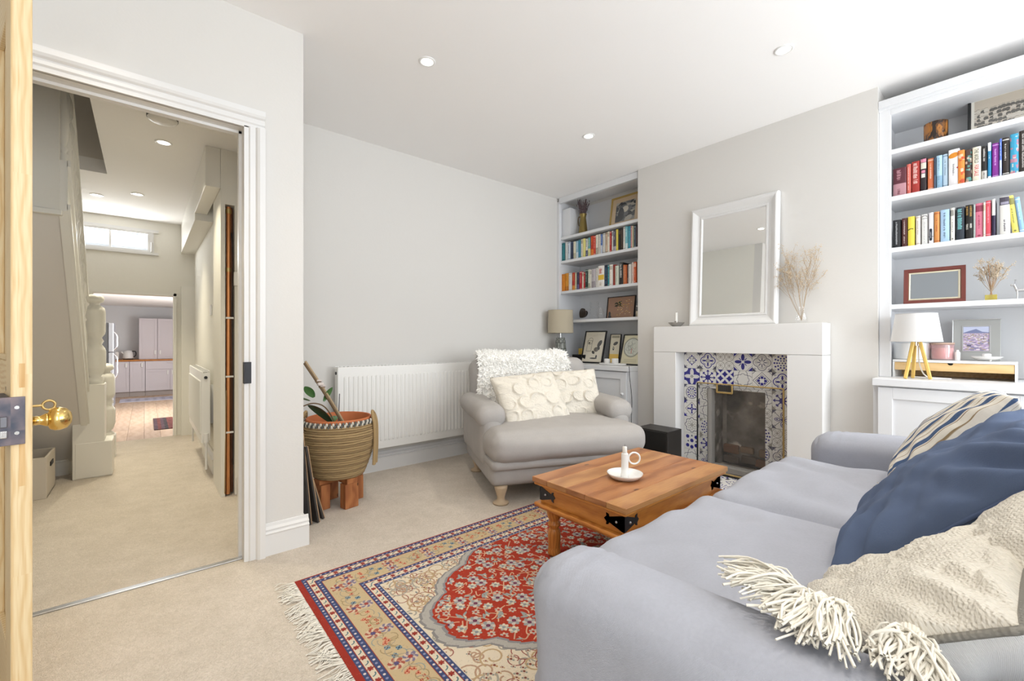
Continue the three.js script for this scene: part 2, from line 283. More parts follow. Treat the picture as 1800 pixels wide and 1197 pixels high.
// ---------- recessed downlights ----------
M.downlight = std([0.9, 0.9, 0.88], 0.4, { emissive: new THREE.Color(1, 0.93, 0.82), emissiveIntensity: 6 });
function downlight(x, y, b, cd, label, group = 'recessed ceiling downlights', kelvin = [1, 0.90, 0.76], cone = 0.8) {
  const g = thing('downlight', label, 'light', x, y, -b, 0, group);
  mk('bezel', lathe([[0.046, 0.001], [0.046, -0.003], [0.04, -0.006], [0.033, -0.004], [0.033, 0.001]], 28), M.white, g);
  mk('light_lens', new THREE.CylinderGeometry(0.033, 0.033, 0.002, 24).translate(0, -0.002, 0), M.downlight, g);
  const s = new THREE.SpotLight(new THREE.Color().setRGB(...kelvin), cd, 0, cone, 0.6, 2); s.name = 'downlight_beam'; s.position.set(0, -0.012, 0); s.target.position.set(0, -1, 0); s.castShadow = true; s.shadow.radius = 2;
  g.add(s, s.target); return g;
}
downlight(1.197, H, 2.154, 3.3, 'recessed ceiling spotlight above the plant and radiator');
downlight(2.568, H, 2.152, 3.3, 'recessed ceiling spotlight nearest the small far bookcase');
downlight(2.6, H, 0.845, 3.3, 'recessed ceiling spotlight above the sofa and fireplace');
downlight(-0.18, H, 2.0, 1.8, 'recessed ceiling spotlight above the hall doorway');
downlight(1.2, H, 0.845, 3.3, 'recessed ceiling spotlight above the coffee table');
downlight(-0.18, H, 0.6, 3.3, 'recessed ceiling spotlight above the open pine door');
downlight(1.2, H, -0.6, 3.3, 'recessed ceiling spotlight near the front windows, left one');
downlight(2.6, H, -0.6, 3.3, 'recessed ceiling spotlight near the front windows, right one');

// ---------- pine door, open into the room ----------
{
  const L = 0.765, TH = 0.037, g = thing('pine_door', 'stripped pine panelled door standing open at the left', 'door', XL + 0.005, 0.008, -(WD - 0.01), 0);
  g.rotation.y = R(-77);    // local +x runs from the hinge to the lock edge, turned into the room
  const sc = (x0, x1, y0, y1, z0, z1, r = 0.003) => buv(cb(x1 - x0, y1 - y0, z1 - z0, (x0 + x1) / 2, (y0 + y1) / 2, (z0 + z1) / 2, r), 1, false, rnd(), rnd());
  const hz = (x0, x1, y0, y1, z0, z1) => buv(cb(x1 - x0, y1 - y0, z1 - z0, (x0 + x1) / 2, (y0 + y1) / 2, (z0 + z1) / 2, 0.003), 1, true, rnd(), rnd());
  mk('stile', sc(L - 0.105, L, 0, 1.995, -TH, 0), M.pine, g); mk('stile', sc(0, 0.105, 0, 1.995, -TH, 0), M.pine, g);
  mk('muntin', sc(0.335, 0.43, 0.22, 1.88, -TH, 0), M.pine, g);
  mk('rail', hz(0.105, L - 0.105, 0, 0.22, -TH, 0), M.pine, g); mk('rail', hz(0.105, L - 0.105, 0.78, 0.97, -TH, 0), M.pine, g); mk('rail', hz(0.105, L - 0.105, 1.88, 1.995, -TH, 0), M.pine, g);
  for (const [a, b] of [[0.105, 0.335], [0.43, L - 0.105]]) for (const [c, d] of [[0.22, 0.78], [0.97, 1.88]]) {
    mk('panel', sc(a - 0.005, b + 0.005, c - 0.005, d + 0.005, -TH * 0.68, -TH * 0.32), M.pine, g);
    for (const z of [-TH * 0.16, -TH * 0.84]) mk('panel_moulding', merge(sc(a, a + 0.016, c, d, z - 0.006, z + 0.006), sc(b - 0.016, b, c, d, z - 0.006, z + 0.006), sc(a, b, c, c + 0.016, z - 0.006, z + 0.006), sc(a, b, d - 0.016, d, z - 0.006, z + 0.006)), M.pine, g);
  }
  // plugged mortices on the edge
  const plug = std('#ffffff', 0.6, { map: rep(T.pine, 0.8), color: new THREE.Color(0.86, 0.72, 0.55) });
  mk('plug', sc(L - 0.002, L + 0.0006, 0.905, 0.965, -0.024, -0.014, 0), plug, g); mk('plug', sc(L - 0.002, L + 0.0006, 0.66, 0.77, -0.024, -0.014, 0), plug, g);
  // rim lock on the face away from the hall
  T.lock = dataTex(128, 128, (u, v) => { const n = fbm(u * 7, v * 7, 4, 4); return [104 + n * 60, 100 + n * 40, 108 + n * 30]; });
  const lockM = std('#ffffff', 0.5, { map: T.lock, metalness: 0.6 });
  const lk = mk('rim_lock', merge(buv(cb(0.15, 0.118, 0.026, L - 0.073, 0.824, 0.013, 0.003), 0.2), buv(cb(0.005, 0.118, 0.05, L + 0.0025, 0.824, 0.001, 0.001), 0.2)), lockM, g);
  lk.userData.label = 'aged grey iron rim lock';
  mk('bolt', cb(0.014, 0.026, 0.012, L + 0.01, 0.824, 0.012, 0.002), std([0.2, 0.2, 0.22], 0.4, { metalness: 0.8 }), lk);
  mk('bolt', cb(0.012, 0.018, 0.012, L + 0.01, 0.794, 0.012, 0.002), M.chrome, lk);
  for (const y of [0.794, 0.857]) mk('screw', rod([L + 0.004, y, -0.01], [L + 0.0065, y, -0.01], 0.0045), M.chrome, lk);
  const kn = mk('door_knob', lathe([[0.001, 0], [0.028, 0], [0.028, 0.003], [0.012, 0.005], [0.0115, 0.018], [0.016, 0.027], [0.0175, 0.03], [0.0165, 0.032], [0.026, 0.036], [0.0305, 0.045], [0.031, 0.054], [0.027, 0.067], [0.016, 0.076], [0.001, 0.079]], 36).rotateX(-Math.PI / 2).translate(L - 0.055, 0.812, -TH), M.brass, g);
  kn.userData.label = 'polished brass door knob';
  const ky = mk('key', merge(rod([L - 0.06, 0.850, -TH + 0.002], [L - 0.06, 0.850, -TH - 0.022], 0.003), new THREE.TorusGeometry(0.012, 0.003, 8, 20).rotateY(Math.PI / 2).translate(L - 0.06, 0.850, -TH - 0.035)), M.oldBrass, g);
  ky.userData.label = 'old key with a ring bow';
}
// ---------- hall ----------
const XH = 0.49, XB = 0.42, XHL = -1.15, EB = 5.98;
struct('floor_hall', buv(bb(-1.25, 0.6, -0.1, 0, 2.405, EB)), M.carpet, 'cream carpet along the hall');
{
  const c = structGroup('ceiling_hall', 'white hall ceiling with the stairwell opening');
  mk('ceiling_panel', buv(merge(bb(-0.22, 0.6, HC, HC + 0.1, 2.467, EB), bb(-1.25, -0.22, HC, HC + 0.1, 4.5, EB))), M.ceil, c);
  mk('stairwell_lining', buv(merge(bb(-0.22, -0.12, HC + 0.1, 3.7, 2.467, 4.6), bb(-1.25, -0.22, HC + 0.1, 3.7, 4.5, 4.6), bb(-1.25, -0.12, 3.7, 3.8, 2.3, 4.6), bb(-1.25, -0.12, HC + 0.1, 3.7, 2.367, 2.467))), M.stairShade, c);
}
struct('wall_hall_left', buv(bb(-1.25, XHL, 0, 3.8, 2.467, EB)), M.wallHall, 'white wall of the hall beneath the stairs');
struct('wall_hall_right', buv(merge(
  bb(XH, XN, 0, H, 2.467, 3.42), bb(0.5, XN, 0, HC, 3.42, 3.9), bb(XB, 0.6, 0, HC, 3.83, EB),
  bb(0.38, 0.404, 0, HC, 3.42, 3.83), bb(0.458, 0.5, 0, HC, 3.42, 3.83), bb(0.404, 0.458, 1.93, HC, 3.42, 3.83), bb(0.404, 0.458, 0, 1.93, 3.52, 3.83))), M.wallHall, 'white right hand hall wall with a pipe chase');
struct('wall_bulkhead', buv(merge(bb(0.297, 0.38, 2.03, HC, 3.425, 4.22, 0.004), bb(0.30, 0.42, 1.98, HC, 4.23, EB))), M.hallTrim, 'boxed white bulkhead under the hall ceiling');
struct('wall_end', buv(merge(bb(-1.25, -0.40, -0.5, 1.535, EB, EB + 0.14), bb(0.26, 0.6, -0.5, 1.535, EB, EB + 0.14), bb(-1.25, 0.6, 1.535, 1.955, EB, EB + 0.14), bb(-1.25, 0.6, 2.165, HC + 0.1, EB, EB + 0.14), bb(-1.25, -0.62, 1.955, 2.165, EB, EB + 0.14), bb(0.04, 0.6, 1.955, 2.165, EB, EB + 0.14), bb(-0.4, 0.26, -0.5, -0.1, EB, EB + 0.14))), M.wallHall, 'white end wall above the kitchen opening');
{
  const g = structGroup('window_4', 'narrow high window with two panes at the end of the hall');
  const a = -0.62, b = 0.04, m = -0.27;
  mk('window_frame', merge(bb(a, b, 1.955, 1.975, EB - 0.01, EB + 0.06), bb(a, b, 2.145, 2.165, EB - 0.01, EB + 0.06), bb(a, a + 0.02, 1.975, 2.145, EB - 0.01, EB + 0.06), bb(b - 0.02, b, 1.975, 2.145, EB - 0.01, EB + 0.06), bb(m - 0.01, m + 0.01, 1.975, 2.145, EB, EB + 0.06), bb(a - 0.05, b + 0.07, 2.165, 2.195, EB - 0.018, EB), bb(a - 0.05, b + 0.07, 1.93, 1.955, EB - 0.018, EB), bb(b, b + 0.03, 1.93, 2.18, EB - 0.015, EB)), M.trim, g);
  const frost = phys([0.95, 0.97, 1], 0.25, { transmission: 1, thickness: 0, bumpMap: rep(T.plasterB, 0.1), bumpScale: 0.003 });
  mk('pane', bb(a + 0.02, m - 0.01, 1.975, 2.145, EB + 0.03, EB + 0.034), frost, g); mk('pane', bb(m + 0.01, b - 0.02, 1.975, 2.145, EB + 0.03, EB + 0.034), frost, g);
  mk('handle', bb(b + 0.006, b + 0.02, 1.96, 2.06, EB - 0.03, EB - 0.015, 0.004), M.whitePlastic, g);
}
{
  const g = structGroup('trim_2', 'plain white frame of the opening down to the kitchen');
  mk('jamb', bb(0.235, 0.26, -0.4, 1.535, EB - 0.015, EB + 0.14), M.hallTrim, g); mk('head', bb(-0.4, 0.26, 1.51, 1.535, EB - 0.015, EB + 0.14), M.hallTrim, g);
  mk('wall_post', bb(0.30, 0.42, 0, 1.62, EB - 0.06, EB), M.hallTrim, g);
}
struct('baseboard_hall', merge(skirt(0.95).rotateY(-Math.PI / 2).translate(XH, 0, -3.42), skirt(0.85).rotateY(-Math.PI / 2).translate(XB, 0, -4.9), skirt(0.7).translate(-1.15, 0, -4.78)), M.hallTrim, 'white skirting along the hall');
// copper pipes in the chase
{
  const g = thing('copper_pipes', 'bare copper pipes running up the open chase in the hall', 'pipes', 0.43, 0, -3.44);
  mk('pipe', rod([-0.008, 0.01, 0], [-0.004, 1.92, -0.005], 0.0135, 0.0135, 12), M.copper, g);
  mk('pipe', rod([0.017, 0.01, -0.03], [0.016, 1.92, -0.03], 0.0075, 0.0075, 10), std([0.2, 0.09, 0.05], 0.5, { metalness: 0.7 }), g);
  mk('cable', tube([[0.02, 0.2, 0], [0.021, 0.8, 0.004], [0.014, 1.3, 0.008], [0.021, 1.55, 0.006], [0.012, 1.75, 0.002]], 0.0028, 30, 6), M.dark, g);
  mk('cable', tube([[-0.028, 0.02, 0.02], [-0.024, 0.4, 0.018], [-0.02, 0.7, 0.012]], 0.003, 20, 6), M.rope, g);
  for (const y of [0.42, 0.79, 1.18]) mk('clip', cb(0.046, 0.012, 0.012, 0, y, 0.012, 0.003), M.whitePlastic, g);
  mk('pipe_joint', new THREE.CylinderGeometry(0.018, 0.018, 0.03, 6).translate(-0.004, 1.89, -0.005), M.oldBrass, g); mk('pipe_joint', new THREE.CylinderGeometry(0.017, 0.017, 0.025, 6).translate(-0.005, 1.5, -0.004), M.oldBrass, g);
}
tag(mk('thermostat_box', cb(0.036, 0.095, 0.03, 0.468, 1.44, -3.405, 0.008), M.whitePlastic), 'small white sensor box on the pipe chase', 'sensor');
tag(mk('light_switch', cb(0.01, 0.085, 0.085, XB - 0.005, 1.28, -4.35, 0.003), M.whitePlastic), 'white switch plate on the hall wall above the radiator', 'switch');
{ // smoke alarm
  const g = thing('smoke_alarm', 'round white smoke alarm on the hall ceiling', 'smoke alarm', 0.075, HC, -3.12);
  mk('base', lathe([[0.001, 0], [0.072, 0], [0.072, -0.012], [0.001, -0.012]], 32), M.whitePlastic, g);
  mk('grille_ring', lathe([[0.06, -0.012], [0.0705, -0.012], [0.0705, -0.026], [0.06, -0.026]], 32), std([0.10, 0.10, 0.10], 0.6), g);
  mk('cap', lathe([[0.068, -0.026], [0.064, -0.036], [0.045, -0.044], [0.001, -0.046]], 32), M.whitePlastic, g);
}
downlight(0.09, HC, 3.55, 5.8, 'hall ceiling spotlight just beyond the smoke alarm', 'hall ceiling spotlights', [1, 0.91, 0.70]);
downlight(-0.05, HC, 4.95, 6.0, 'far hall ceiling spotlight, nearer the right wall', 'hall ceiling spotlights', [1, 0.91, 0.70]);
downlight(-0.32, HC, 5.2, 4, 'far hall ceiling spotlight, nearer the stairs', 'hall ceiling spotlights', [1, 0.91, 0.70]);
downlight(-0.05, HC, 2.75, 3.8, 'hall ceiling spotlight right above the living room doorway', 'hall ceiling spotlights', [1, 0.91, 0.70]);

// ---------- radiators ----------
function radiator(name, label, L, Hh, n, D = 0.062) {   // front faces local +z, centre of the bottom edge at the origin
  const g = thing(name, label, 'radiator');
  const ribs = [cb(L, Hh, 0.012, 0, Hh / 2, D - 0.006, 0.005)];
  const pitch = (L - 0.07) / n;
  for (let i = 0; i < n; i++) { const x = -L / 2 + 0.035 + pitch * (i + 0.5); ribs.push(new THREE.CapsuleGeometry(pitch * 0.3, Hh - 0.15, 3, 8).scale(1, 1, 0.75).translate(x, Hh / 2 - 0.005, D - 0.001)); }
  mk('front_panel', merge(ribs), M.radiator, g);
  mk('back_panel', cb(L - 0.02, Hh - 0.02, 0.012, 0, Hh / 2, 0.006), M.radiator, g);
  const slats = []; for (let i = 0; i < 40; i++) slats.push(cb(0.004, 0.008, D - 0.02, -L / 2 + 0.03 + (L - 0.06) * i / 39, Hh - 0.002, D / 2));
  mk('top_grille', merge(cb(L, 0.006, 0.006, 0, Hh + 0.002, 0.006), ...slats), M.radiator, g);
  for (const s of [-1, 1]) { const e = mk('end_panel', merge(cb(0.005, Hh - 0.03, D - 0.006, s * (L / 2 - 0.002), Hh / 2 + 0.005, D / 2 - 0.003, 0.002)), M.radiator, g); mk('bleed_cap', rod([s * L / 2, Hh - 0.045, D / 2], [s * (L / 2 + 0.006), Hh - 0.045, D / 2], 0.011, 0.011, 14), M.dark, e); }
  for (const s of [-1, 1]) mk('bracket', cb(0.03, 0.3, 0.048, s * L / 3, Hh / 2, -0.022), M.white, g);
  for (const s of [-1, 1]) mk('valve', merge(rod([s * (L / 2 + 0.03), -0.19, D / 2], [s * (L / 2 + 0.03), 0.03, D / 2], 0.0075), rod([s * (L / 2 + 0.03), 0.03, D / 2], [s * L / 2, 0.03, D / 2], 0.008), rod([s * (L / 2 + 0.03), 0.01, D / 2], [s * (L / 2 + 0.03), 0.075, D / 2], 0.017, 0.015, 12)), M.whitePlastic, g);
  return g;
}
M.radiator = std([0.84, 0.83, 0.80], 0.32);
{ const r = radiator('radiator', 'long white ribbed radiator under the blank far wall', 1.2, 0.64, 33); r.position.set(1.665, 0.196, -(WB - 0.048)); }
{ const r = radiator('radiator', 'white radiator on the right hand hall wall', 1.12, 0.53, 26, 0.055); r.position.set(XB - 0.048, 0.27, -4.5); r.rotation.y = -Math.PI / 2; }

// ---------- staircase rising towards the front door ----------
{
  const XS = -0.36, yl = (b) => 1.738 - 1.25 * (b - 3.466);
  const g = thing('staircase', 'white painted staircase with turned balusters along the hall', 'staircase', 0, 0, 0);
  const par = (x0, x1, b0, b1, lo, hi) => { // slab between two sloping lines
    const s = new THREE.Shape([[-b0, yl(b0) + lo], [-b1, yl(b1) + lo], [-b1, yl(b1) + hi], [-b0, yl(b0) + hi]].map(([a, c]) => new THREE.Vector2(a, c)));
    return new THREE.ExtrudeGeometry(s, { depth: x1 - x0, bevelEnabled: false }).rotateY(-Math.PI / 2).translate(x1, 0, 0).applyMatrix4(new THREE.Matrix4().set(1, 0, 0, 0, 0, 1, 0, 0, 0, 0, 1, 0, 0, 0, 0, 1));
  };
  mk('soffit', par(XHL, XS, 3.466, 4.8, 0.0, 0.03), M.stairShade, g);
  mk('string', par(XS - 0.005, XS + 0.03, 3.45, 4.62, -0.01, 0.27), M.hallTrim, g);
  mk('string_moulding', merge(par(XS + 0.028, XS + 0.042, 3.45, 4.62, 0.0, 0.03), par(XS + 0.028, XS + 0.042, 3.45, 4.62, 0.24, 0.275)), M.hallTrim, g);
  mk('handrail', par(XS - 0.03, XS + 0.035, 3.45, 4.6, 1.0, 1.05), M.hallTrim, g);
  const bal = lathe([[0.021, 0], [0.021, 0.12], [0.012, 0.13], [0.022, 0.15], [0.013, 0.17], [0.019, 0.2], [0.025, 0.27], [0.022, 0.38], [0.014, 0.46], [0.023, 0.48], [0.013, 0.5], [0.021, 0.55], [0.025, 0.6], [0.014, 0.64], [0.021, 0.66], [0.021, 0.76]], 14);
  for (let b = 3.5; b < 4.58; b += 0.1) mk('baluster', bal.clone().translate(XS + 0.008, yl(b) + 0.26, -b), M.hallTrim, g);
  for (let i = 0; i < 6; i++) { const b = 4.6 - i * 0.2, y = yl(b - 0.22) + 0.08; if (b > 3.7) mk('tread', buv(bb(XHL, XS, y - 0.03, y, b - 0.22, b)), M.carpet, g); }
  mk('upper_panel', buv(bb(XHL, XS, 1.735, HC + 1.3, 3.44, 3.466)), M.wallHall, g);
  mk('panel_bead', bb(XHL, XS + 0.01, 1.72, 1.75, 3.43, 3.47, 0.006), M.hallTrim, g);
  mk('understairs_wall', buv(bb(XHL, XS, 0, 0.3, 4.78, 4.84)), M.wallHall, g);
  mk('newel_base', merge(bb(-0.41, -0.235, 0, 0.70, 4.53, 4.72, 0.004), bb(-0.4, -0.19, 0, 0.27, 4.528, 4.74, 0.01)), M.hallTrim, g);
  const turned = (s) => merge(
    lathe([[0.001, 0], [0.055, 0], [0.055, 0.06], [0.035, 0.075], [0.05, 0.1], [0.058, 0.13]], 8), lathe([[0.058, 0.13], [0.064, 0.15], [0.064, 0.27], [0.058, 0.29], [0.04, 0.32], [0.052, 0.345], [0.04, 0.37], [0.058, 0.4], [0.062, 0.42], [0.062, 0.57], [0.055, 0.6], [0.03, 0.62], [0.03, 0.635], [0.048, 0.645], [0.055, 0.665], [0.05, 0.685], [0.03, 0.7], [0.001, 0.705]], 8)).scale(s, s, s);
  mk('newel_post', turned(1).translate(-0.295, 0.68, -4.62), M.hallTrim, g);
  mk('newel_post', merge(turned(0.95).translate(-0.262, 0.16, -5.25), bb(-0.32, -0.2, 0, 0.2, 5.18, 5.32, 0.005)), M.hallTrim, g);
}
{ // storage box under the stairs
  const g = thing('storage_box', 'beige storage box with a black handle under the stairs', 'box', -0.66, 0, -4.3);
  const bm = std([0.6, 0.54, 0.46], 0.9);
  mk('box_body', merge(cb(0.34, 0.27, 0.012, 0, 0.135, 0.17, 0.003), cb(0.34, 0.27, 0.012, 0, 0.135, -0.17, 0.003), cb(0.012, 0.27, 0.34, 0.164, 0.135, 0, 0.003), cb(0.012, 0.27, 0.34, -0.164, 0.135, 0, 0.003), cb(0.34, 0.01, 0.34, 0, 0.005, 0)), bm, g);
  mk('handle', cb(0.006, 0.03, 0.11, 0.173, 0.2, 0.0, 0.003), M.black, g);
}

// ---------- kitchen beyond ----------
const KF = -0.38, KC = 1.92, KB = 15.1;
struct('floor_light_block', bb(-1.1, 1.75, KF - 0.09, KF - 0.03, 6.0, KB + 0.1), M.soil, 'dark sub floor added below the kitchen boards to block light');  // added to stop sky light leaking up between the boards
{
  const f = structGroup('floor_kitchen', 'pale oak board floor in the kitchen');
  const vars = [0, 1, 2].map((k) => std([0.93 - k * 0.07, 0.93 - k * 0.07, 0.93 - k * 0.06], 0.55, { map: rep(T.floorOak, 0.6) }));
  let n = 0; for (let x = -0.96; x < 1.6; x += 0.19) { n++; for (let b = 6.12 + (n % 3) * -0.6; b < KB; b += 1.8) { const b0 = Math.max(b, 6.12), b1 = Math.min(b + 1.797, KB); if (b1 > b0) mk('plank', buv(bb(x, x + 0.1875, KF - 0.03, KF, b0, b1), 1, false, rnd(), rnd()), vars[(n * 2 + Math.round(b)) % 3 < 0 ? 0 : Math.abs((n * 2 + Math.round(b)) % 3)], f); } }
}
struct('ceiling_kitchen', bb(-1.1, 1.75, KC, KC + 0.1, 6.12, KB + 0.1), M.ceil, 'white kitchen ceiling');
struct('wall_kitchen_back', bb(-1.1, 1.75, KF - 0.05, KC, KB, KB + 0.1), std([0.74, 0.745, 0.76], 0.85), 'pale grey kitchen wall behind the cabinets');
struct('wall_kitchen_left', bb(-1.1, -0.98, KF - 0.05, KC, 6.12, KB), M.wall, 'kitchen wall behind the fridge');
struct('wall_kitchen_right', merge(bb(1.6, 1.75, KF - 0.05, 0.3, 6.12, KB), bb(1.6, 1.75, 1.6, KC, 6.12, KB), bb(1.6, 1.75, 0.3, 1.6, 6.12, 9.0), bb(1.6, 1.75, 0.3, 1.6, 12.0, KB)), M.wall, 'kitchen wall with an added window opening');
{ const g = structGroup('window_5', 'wide unseen window added to light the kitchen'); mk('window_frame', merge(bb(1.66, 1.7, 0.3, 0.35, 9, 12), bb(1.66, 1.7, 1.55, 1.6, 9, 12), bb(1.66, 1.7, 0.35, 1.55, 9, 9.05), bb(1.66, 1.7, 0.35, 1.55, 10.47, 10.53), bb(1.66, 1.7, 0.35, 1.55, 11.95, 12)), M.trim, g); mk('pane', bb(1.677, 1.681, 0.35, 1.55, 9.05, 10.47), M.glass, g); mk('pane', bb(1.677, 1.681, 0.35, 1.55, 10.53, 11.95), M.glass, g); }  // added opening out of view, there to light the kitchen
downlight(0.35, KC, 10.6, 12, 'kitchen ceiling spotlight seen through the opening', 'kitchen ceiling spotlights', [1, 0.95, 0.9]);
M.lilac = std([0.70, 0.655, 0.69], 0.45);
M.steelDoor = std([0.52, 0.55, 0.60], 0.38, { metalness: 0.85 });
function shaker(g, x0, x1, y0, y1, b, hx, hy, lbl) { // one door with a raised frame
  const d = mk(lbl || 'door', merge(bb(x0 + 0.003, x1 - 0.003, y0 + 0.003, y1 - 0.003, b - 0.012, b), bb(x0 + 0.003, x0 + 0.06, y0 + 0.003, y1 - 0.003, b - 0.02, b - 0.012, 0.002), bb(x1 - 0.06, x1 - 0.003, y0 + 0.003, y1 - 0.003, b - 0.02, b - 0.012, 0.002), bb(x0 + 0.06, x1 - 0.06, y0 + 0.003, y0 + 0.06, b - 0.02, b - 0.012, 0.002), bb(x0 + 0.06, x1 - 0.06, y1 - 0.06, y1 - 0.003, b - 0.02, b - 0.012, 0.002)), M.lilac, g);
  if (hx !== undefined) mk('handle', bb(hx - 0.02, hx + 0.02, hy - 0.055, hy + 0.055, b - 0.04, b - 0.02, 0.008), M.ceramic, d);
}
const CB = 14.5;
function baseUnit(x0, x1, label, doors, drawer) {
  const g = thing('base_cabinet', label, 'cabinet', 0, 0, 0, 0, 'kitchen base cabinets');
  mk('body', bb(x0, x1, KF + 0.12, KF + 0.885, CB, KB - 0.005), M.lilac, g); mk('plinth', bb(x0, x1, KF, KF + 0.12, CB + 0.04, KB - 0.005), std([0.45, 0.40, 0.38], 0.7), g);
  const top = drawer ? KF + 0.67 : KF + 0.88;
  if (drawer) mk('drawer', merge(bb(x0 + 0.003, x1 - 0.003, top + 0.004, KF + 0.88, CB - 0.02, CB, 0.003), bb((x0 + x1) / 2 - 0.07, (x0 + x1) / 2 + 0.07, KF + 0.83, KF + 0.86, CB - 0.04, CB - 0.02, 0.006)), M.lilac, g);
  const w = (x1 - x0) / doors; for (let i = 0; i < doors; i++) { const a = x0 + i * w; shaker(g, a, a + w, KF + 0.125, top, CB, doors > 1 ? (i ? a + 0.05 : a + w - 0.05) : a + w - 0.06, top - 0.09); }
}
baseUnit(-0.975, -0.30, 'tall-doored lilac kitchen cabinet next to the fridge', 1, false);
baseUnit(-0.295, 0.0, 'narrow lilac kitchen cabinet in the middle of the run', 1, false);
baseUnit(0.005, 1.0, 'wide lilac kitchen cabinet with a drawer and two doors', 2, true);
tag(mk('worktop', buv(bb(-0.975, 1.05, KF + 0.886, KF + 0.926, CB - 0.03, KB - 0.002, 0.004), 1, true), std('#ffffff', 0.4, { map: rep(T.honey, 0.4) })), 'oak worktop along the kitchen cabinets', 'worktop');
for (const [x0, x1, label, hx] of [[-0.12, 0.245, 'left lilac wall cupboard standing on the worktop', 0.2], [0.25, 0.62, 'right lilac wall cupboard standing on the worktop', 0.3]]) {
  const g = thing('wall_cupboard', label, 'cupboard', 0, 0, 0, 0, 'kitchen wall cupboards');
  mk('body', bb(x0, x1, KF + 0.927, 1.60, CB + 0.15, KB - 0.005), M.lilac, g); shaker(g, x0, x1, KF + 0.93, 1.60, CB + 0.15, hx, KF + 1.1);
}
{
  const g = thing('fridge_freezer', 'silver fridge freezer at the left of the kitchen', 'fridge', 0, 0, 0);
  mk('body', bb(-0.975, -0.56, KF + 0.03, 1.385, 11.9, 12.6, 0.01), std([0.10, 0.105, 0.11], 0.45), g);
  const side = (y0, y1) => bb(-0.56, -0.485, y0, y1, 11.88, 12.6, 0.012);
  const d1 = mk('door', side(0.80, 1.385), M.steelDoor, g), d2 = mk('door', side(KF + 0.05, 0.79), M.steelDoor, g);
  for (const [d, y0, y1] of [[d1, 0.84, 1.2], [d2, 0.25, 0.75]]) mk('handle', tube([[-0.485, y0, -11.95], [-0.44, y0 + 0.06, -11.95], [-0.435, (y0 + y1) / 2, -11.95], [-0.44, y1 - 0.06, -11.95], [-0.485, y1, -11.95]], 0.012, 20, 8), M.chrome, d);
  for (const b of [11.95, 12.5]) mk('foot', bb(-0.62, -0.5, KF, KF + 0.03, b, b + 0.05), M.black, g);
}
{
  const wy = KF + 0.926, g = thing('toaster', 'cream toaster on the kitchen worktop beside the fridge', 'toaster', -0.62, wy, -14.75);
  mk('body', softBox(0.24, 0.2, 0.18, 0.04).translate(0, 0.11, 0), M.whitePlastic, g); mk('slot', cb(0.16, 0.006, 0.03, 0, 0.209, 0), M.black, g); mk('base', cb(0.22, 0.02, 0.16, 0, 0.01, 0), M.black, g); mk('lever', cb(0.02, 0.05, 0.02, 0.05, 0.12, 0.095), M.black, g);
  const k = thing('kettle', 'cream kettle with a black handle on the kitchen worktop', 'kettle', -0.33, wy, -14.75);
  mk('body', lathe([[0.001, 0.02], [0.1, 0.02], [0.105, 0.05], [0.095, 0.15], [0.075, 0.22], [0.001, 0.235]], 24), M.whitePlastic, k); mk('base', lathe([[0.001, 0], [0.1, 0], [0.1, 0.018], [0.001, 0.018]], 24), M.black, k);
  mk('handle', tube([[0.075, 0.21, 0], [0.14, 0.2, 0], [0.145, 0.1, 0], [0.1, 0.06, 0]], 0.012, 16, 8), M.black, k); mk('spout', rod([-0.08, 0.15, 0], [-0.125, 0.2, 0], 0.025, 0.015), M.whitePlastic, k);
}
T.runner = dataTex(256, 128, (u, v) => { const e = u < 0.06 || u > 0.94 || v < 0.14 || v > 0.86, n = fbm(u * 20, v * 10, 1, 3); const c = e ? 196 : 165 + (Math.abs(Math.sin(u * 30) * Math.sin(v * 16)) > 0.5 ? 28 : 0); return [c + n * 30, c - 2 + n * 30, c + 14 + n * 25]; }, true, false);
tag(mk('runner_rug', new THREE.BoxGeometry(1.5, 0.008, 0.75).translate(0.3, KF + 0.004, -13.6), std('#ffffff', 1, { map: T.runner })), 'pale lilac patterned rug before the kitchen cabinets', 'rug');
T.mat = dataTex(128, 128, (u, v) => { const k = Math.floor(u * 14), s = hash(k, 3, 1), n = fbm(u * 30, v * 30, 1, 3) * 30; const c = s < 0.35 ? [92, 40, 34] : s < 0.6 ? [40, 30, 32] : s < 0.8 ? [128, 84, 70] : [66, 44, 52]; return c.map((q) => q + n); }, true, false);
tag(mk('door_mat', new THREE.BoxGeometry(0.62, 0.01, 1.3).translate(0.42, KF + 0.005, -9.5), std('#ffffff', 1, { map: T.mat })), 'dark striped mat on the kitchen boards', 'mat');
// steps down from the hall to the kitchen
struct('floor_steps', merge(bb(-0.4, 0.26, KF, -0.19, EB + 0.14, EB + 0.4), bb(-0.4, 0.26, -0.19, -0.1, EB + 0.1, EB + 0.14)), M.hallTrim, 'step down into the kitchen');
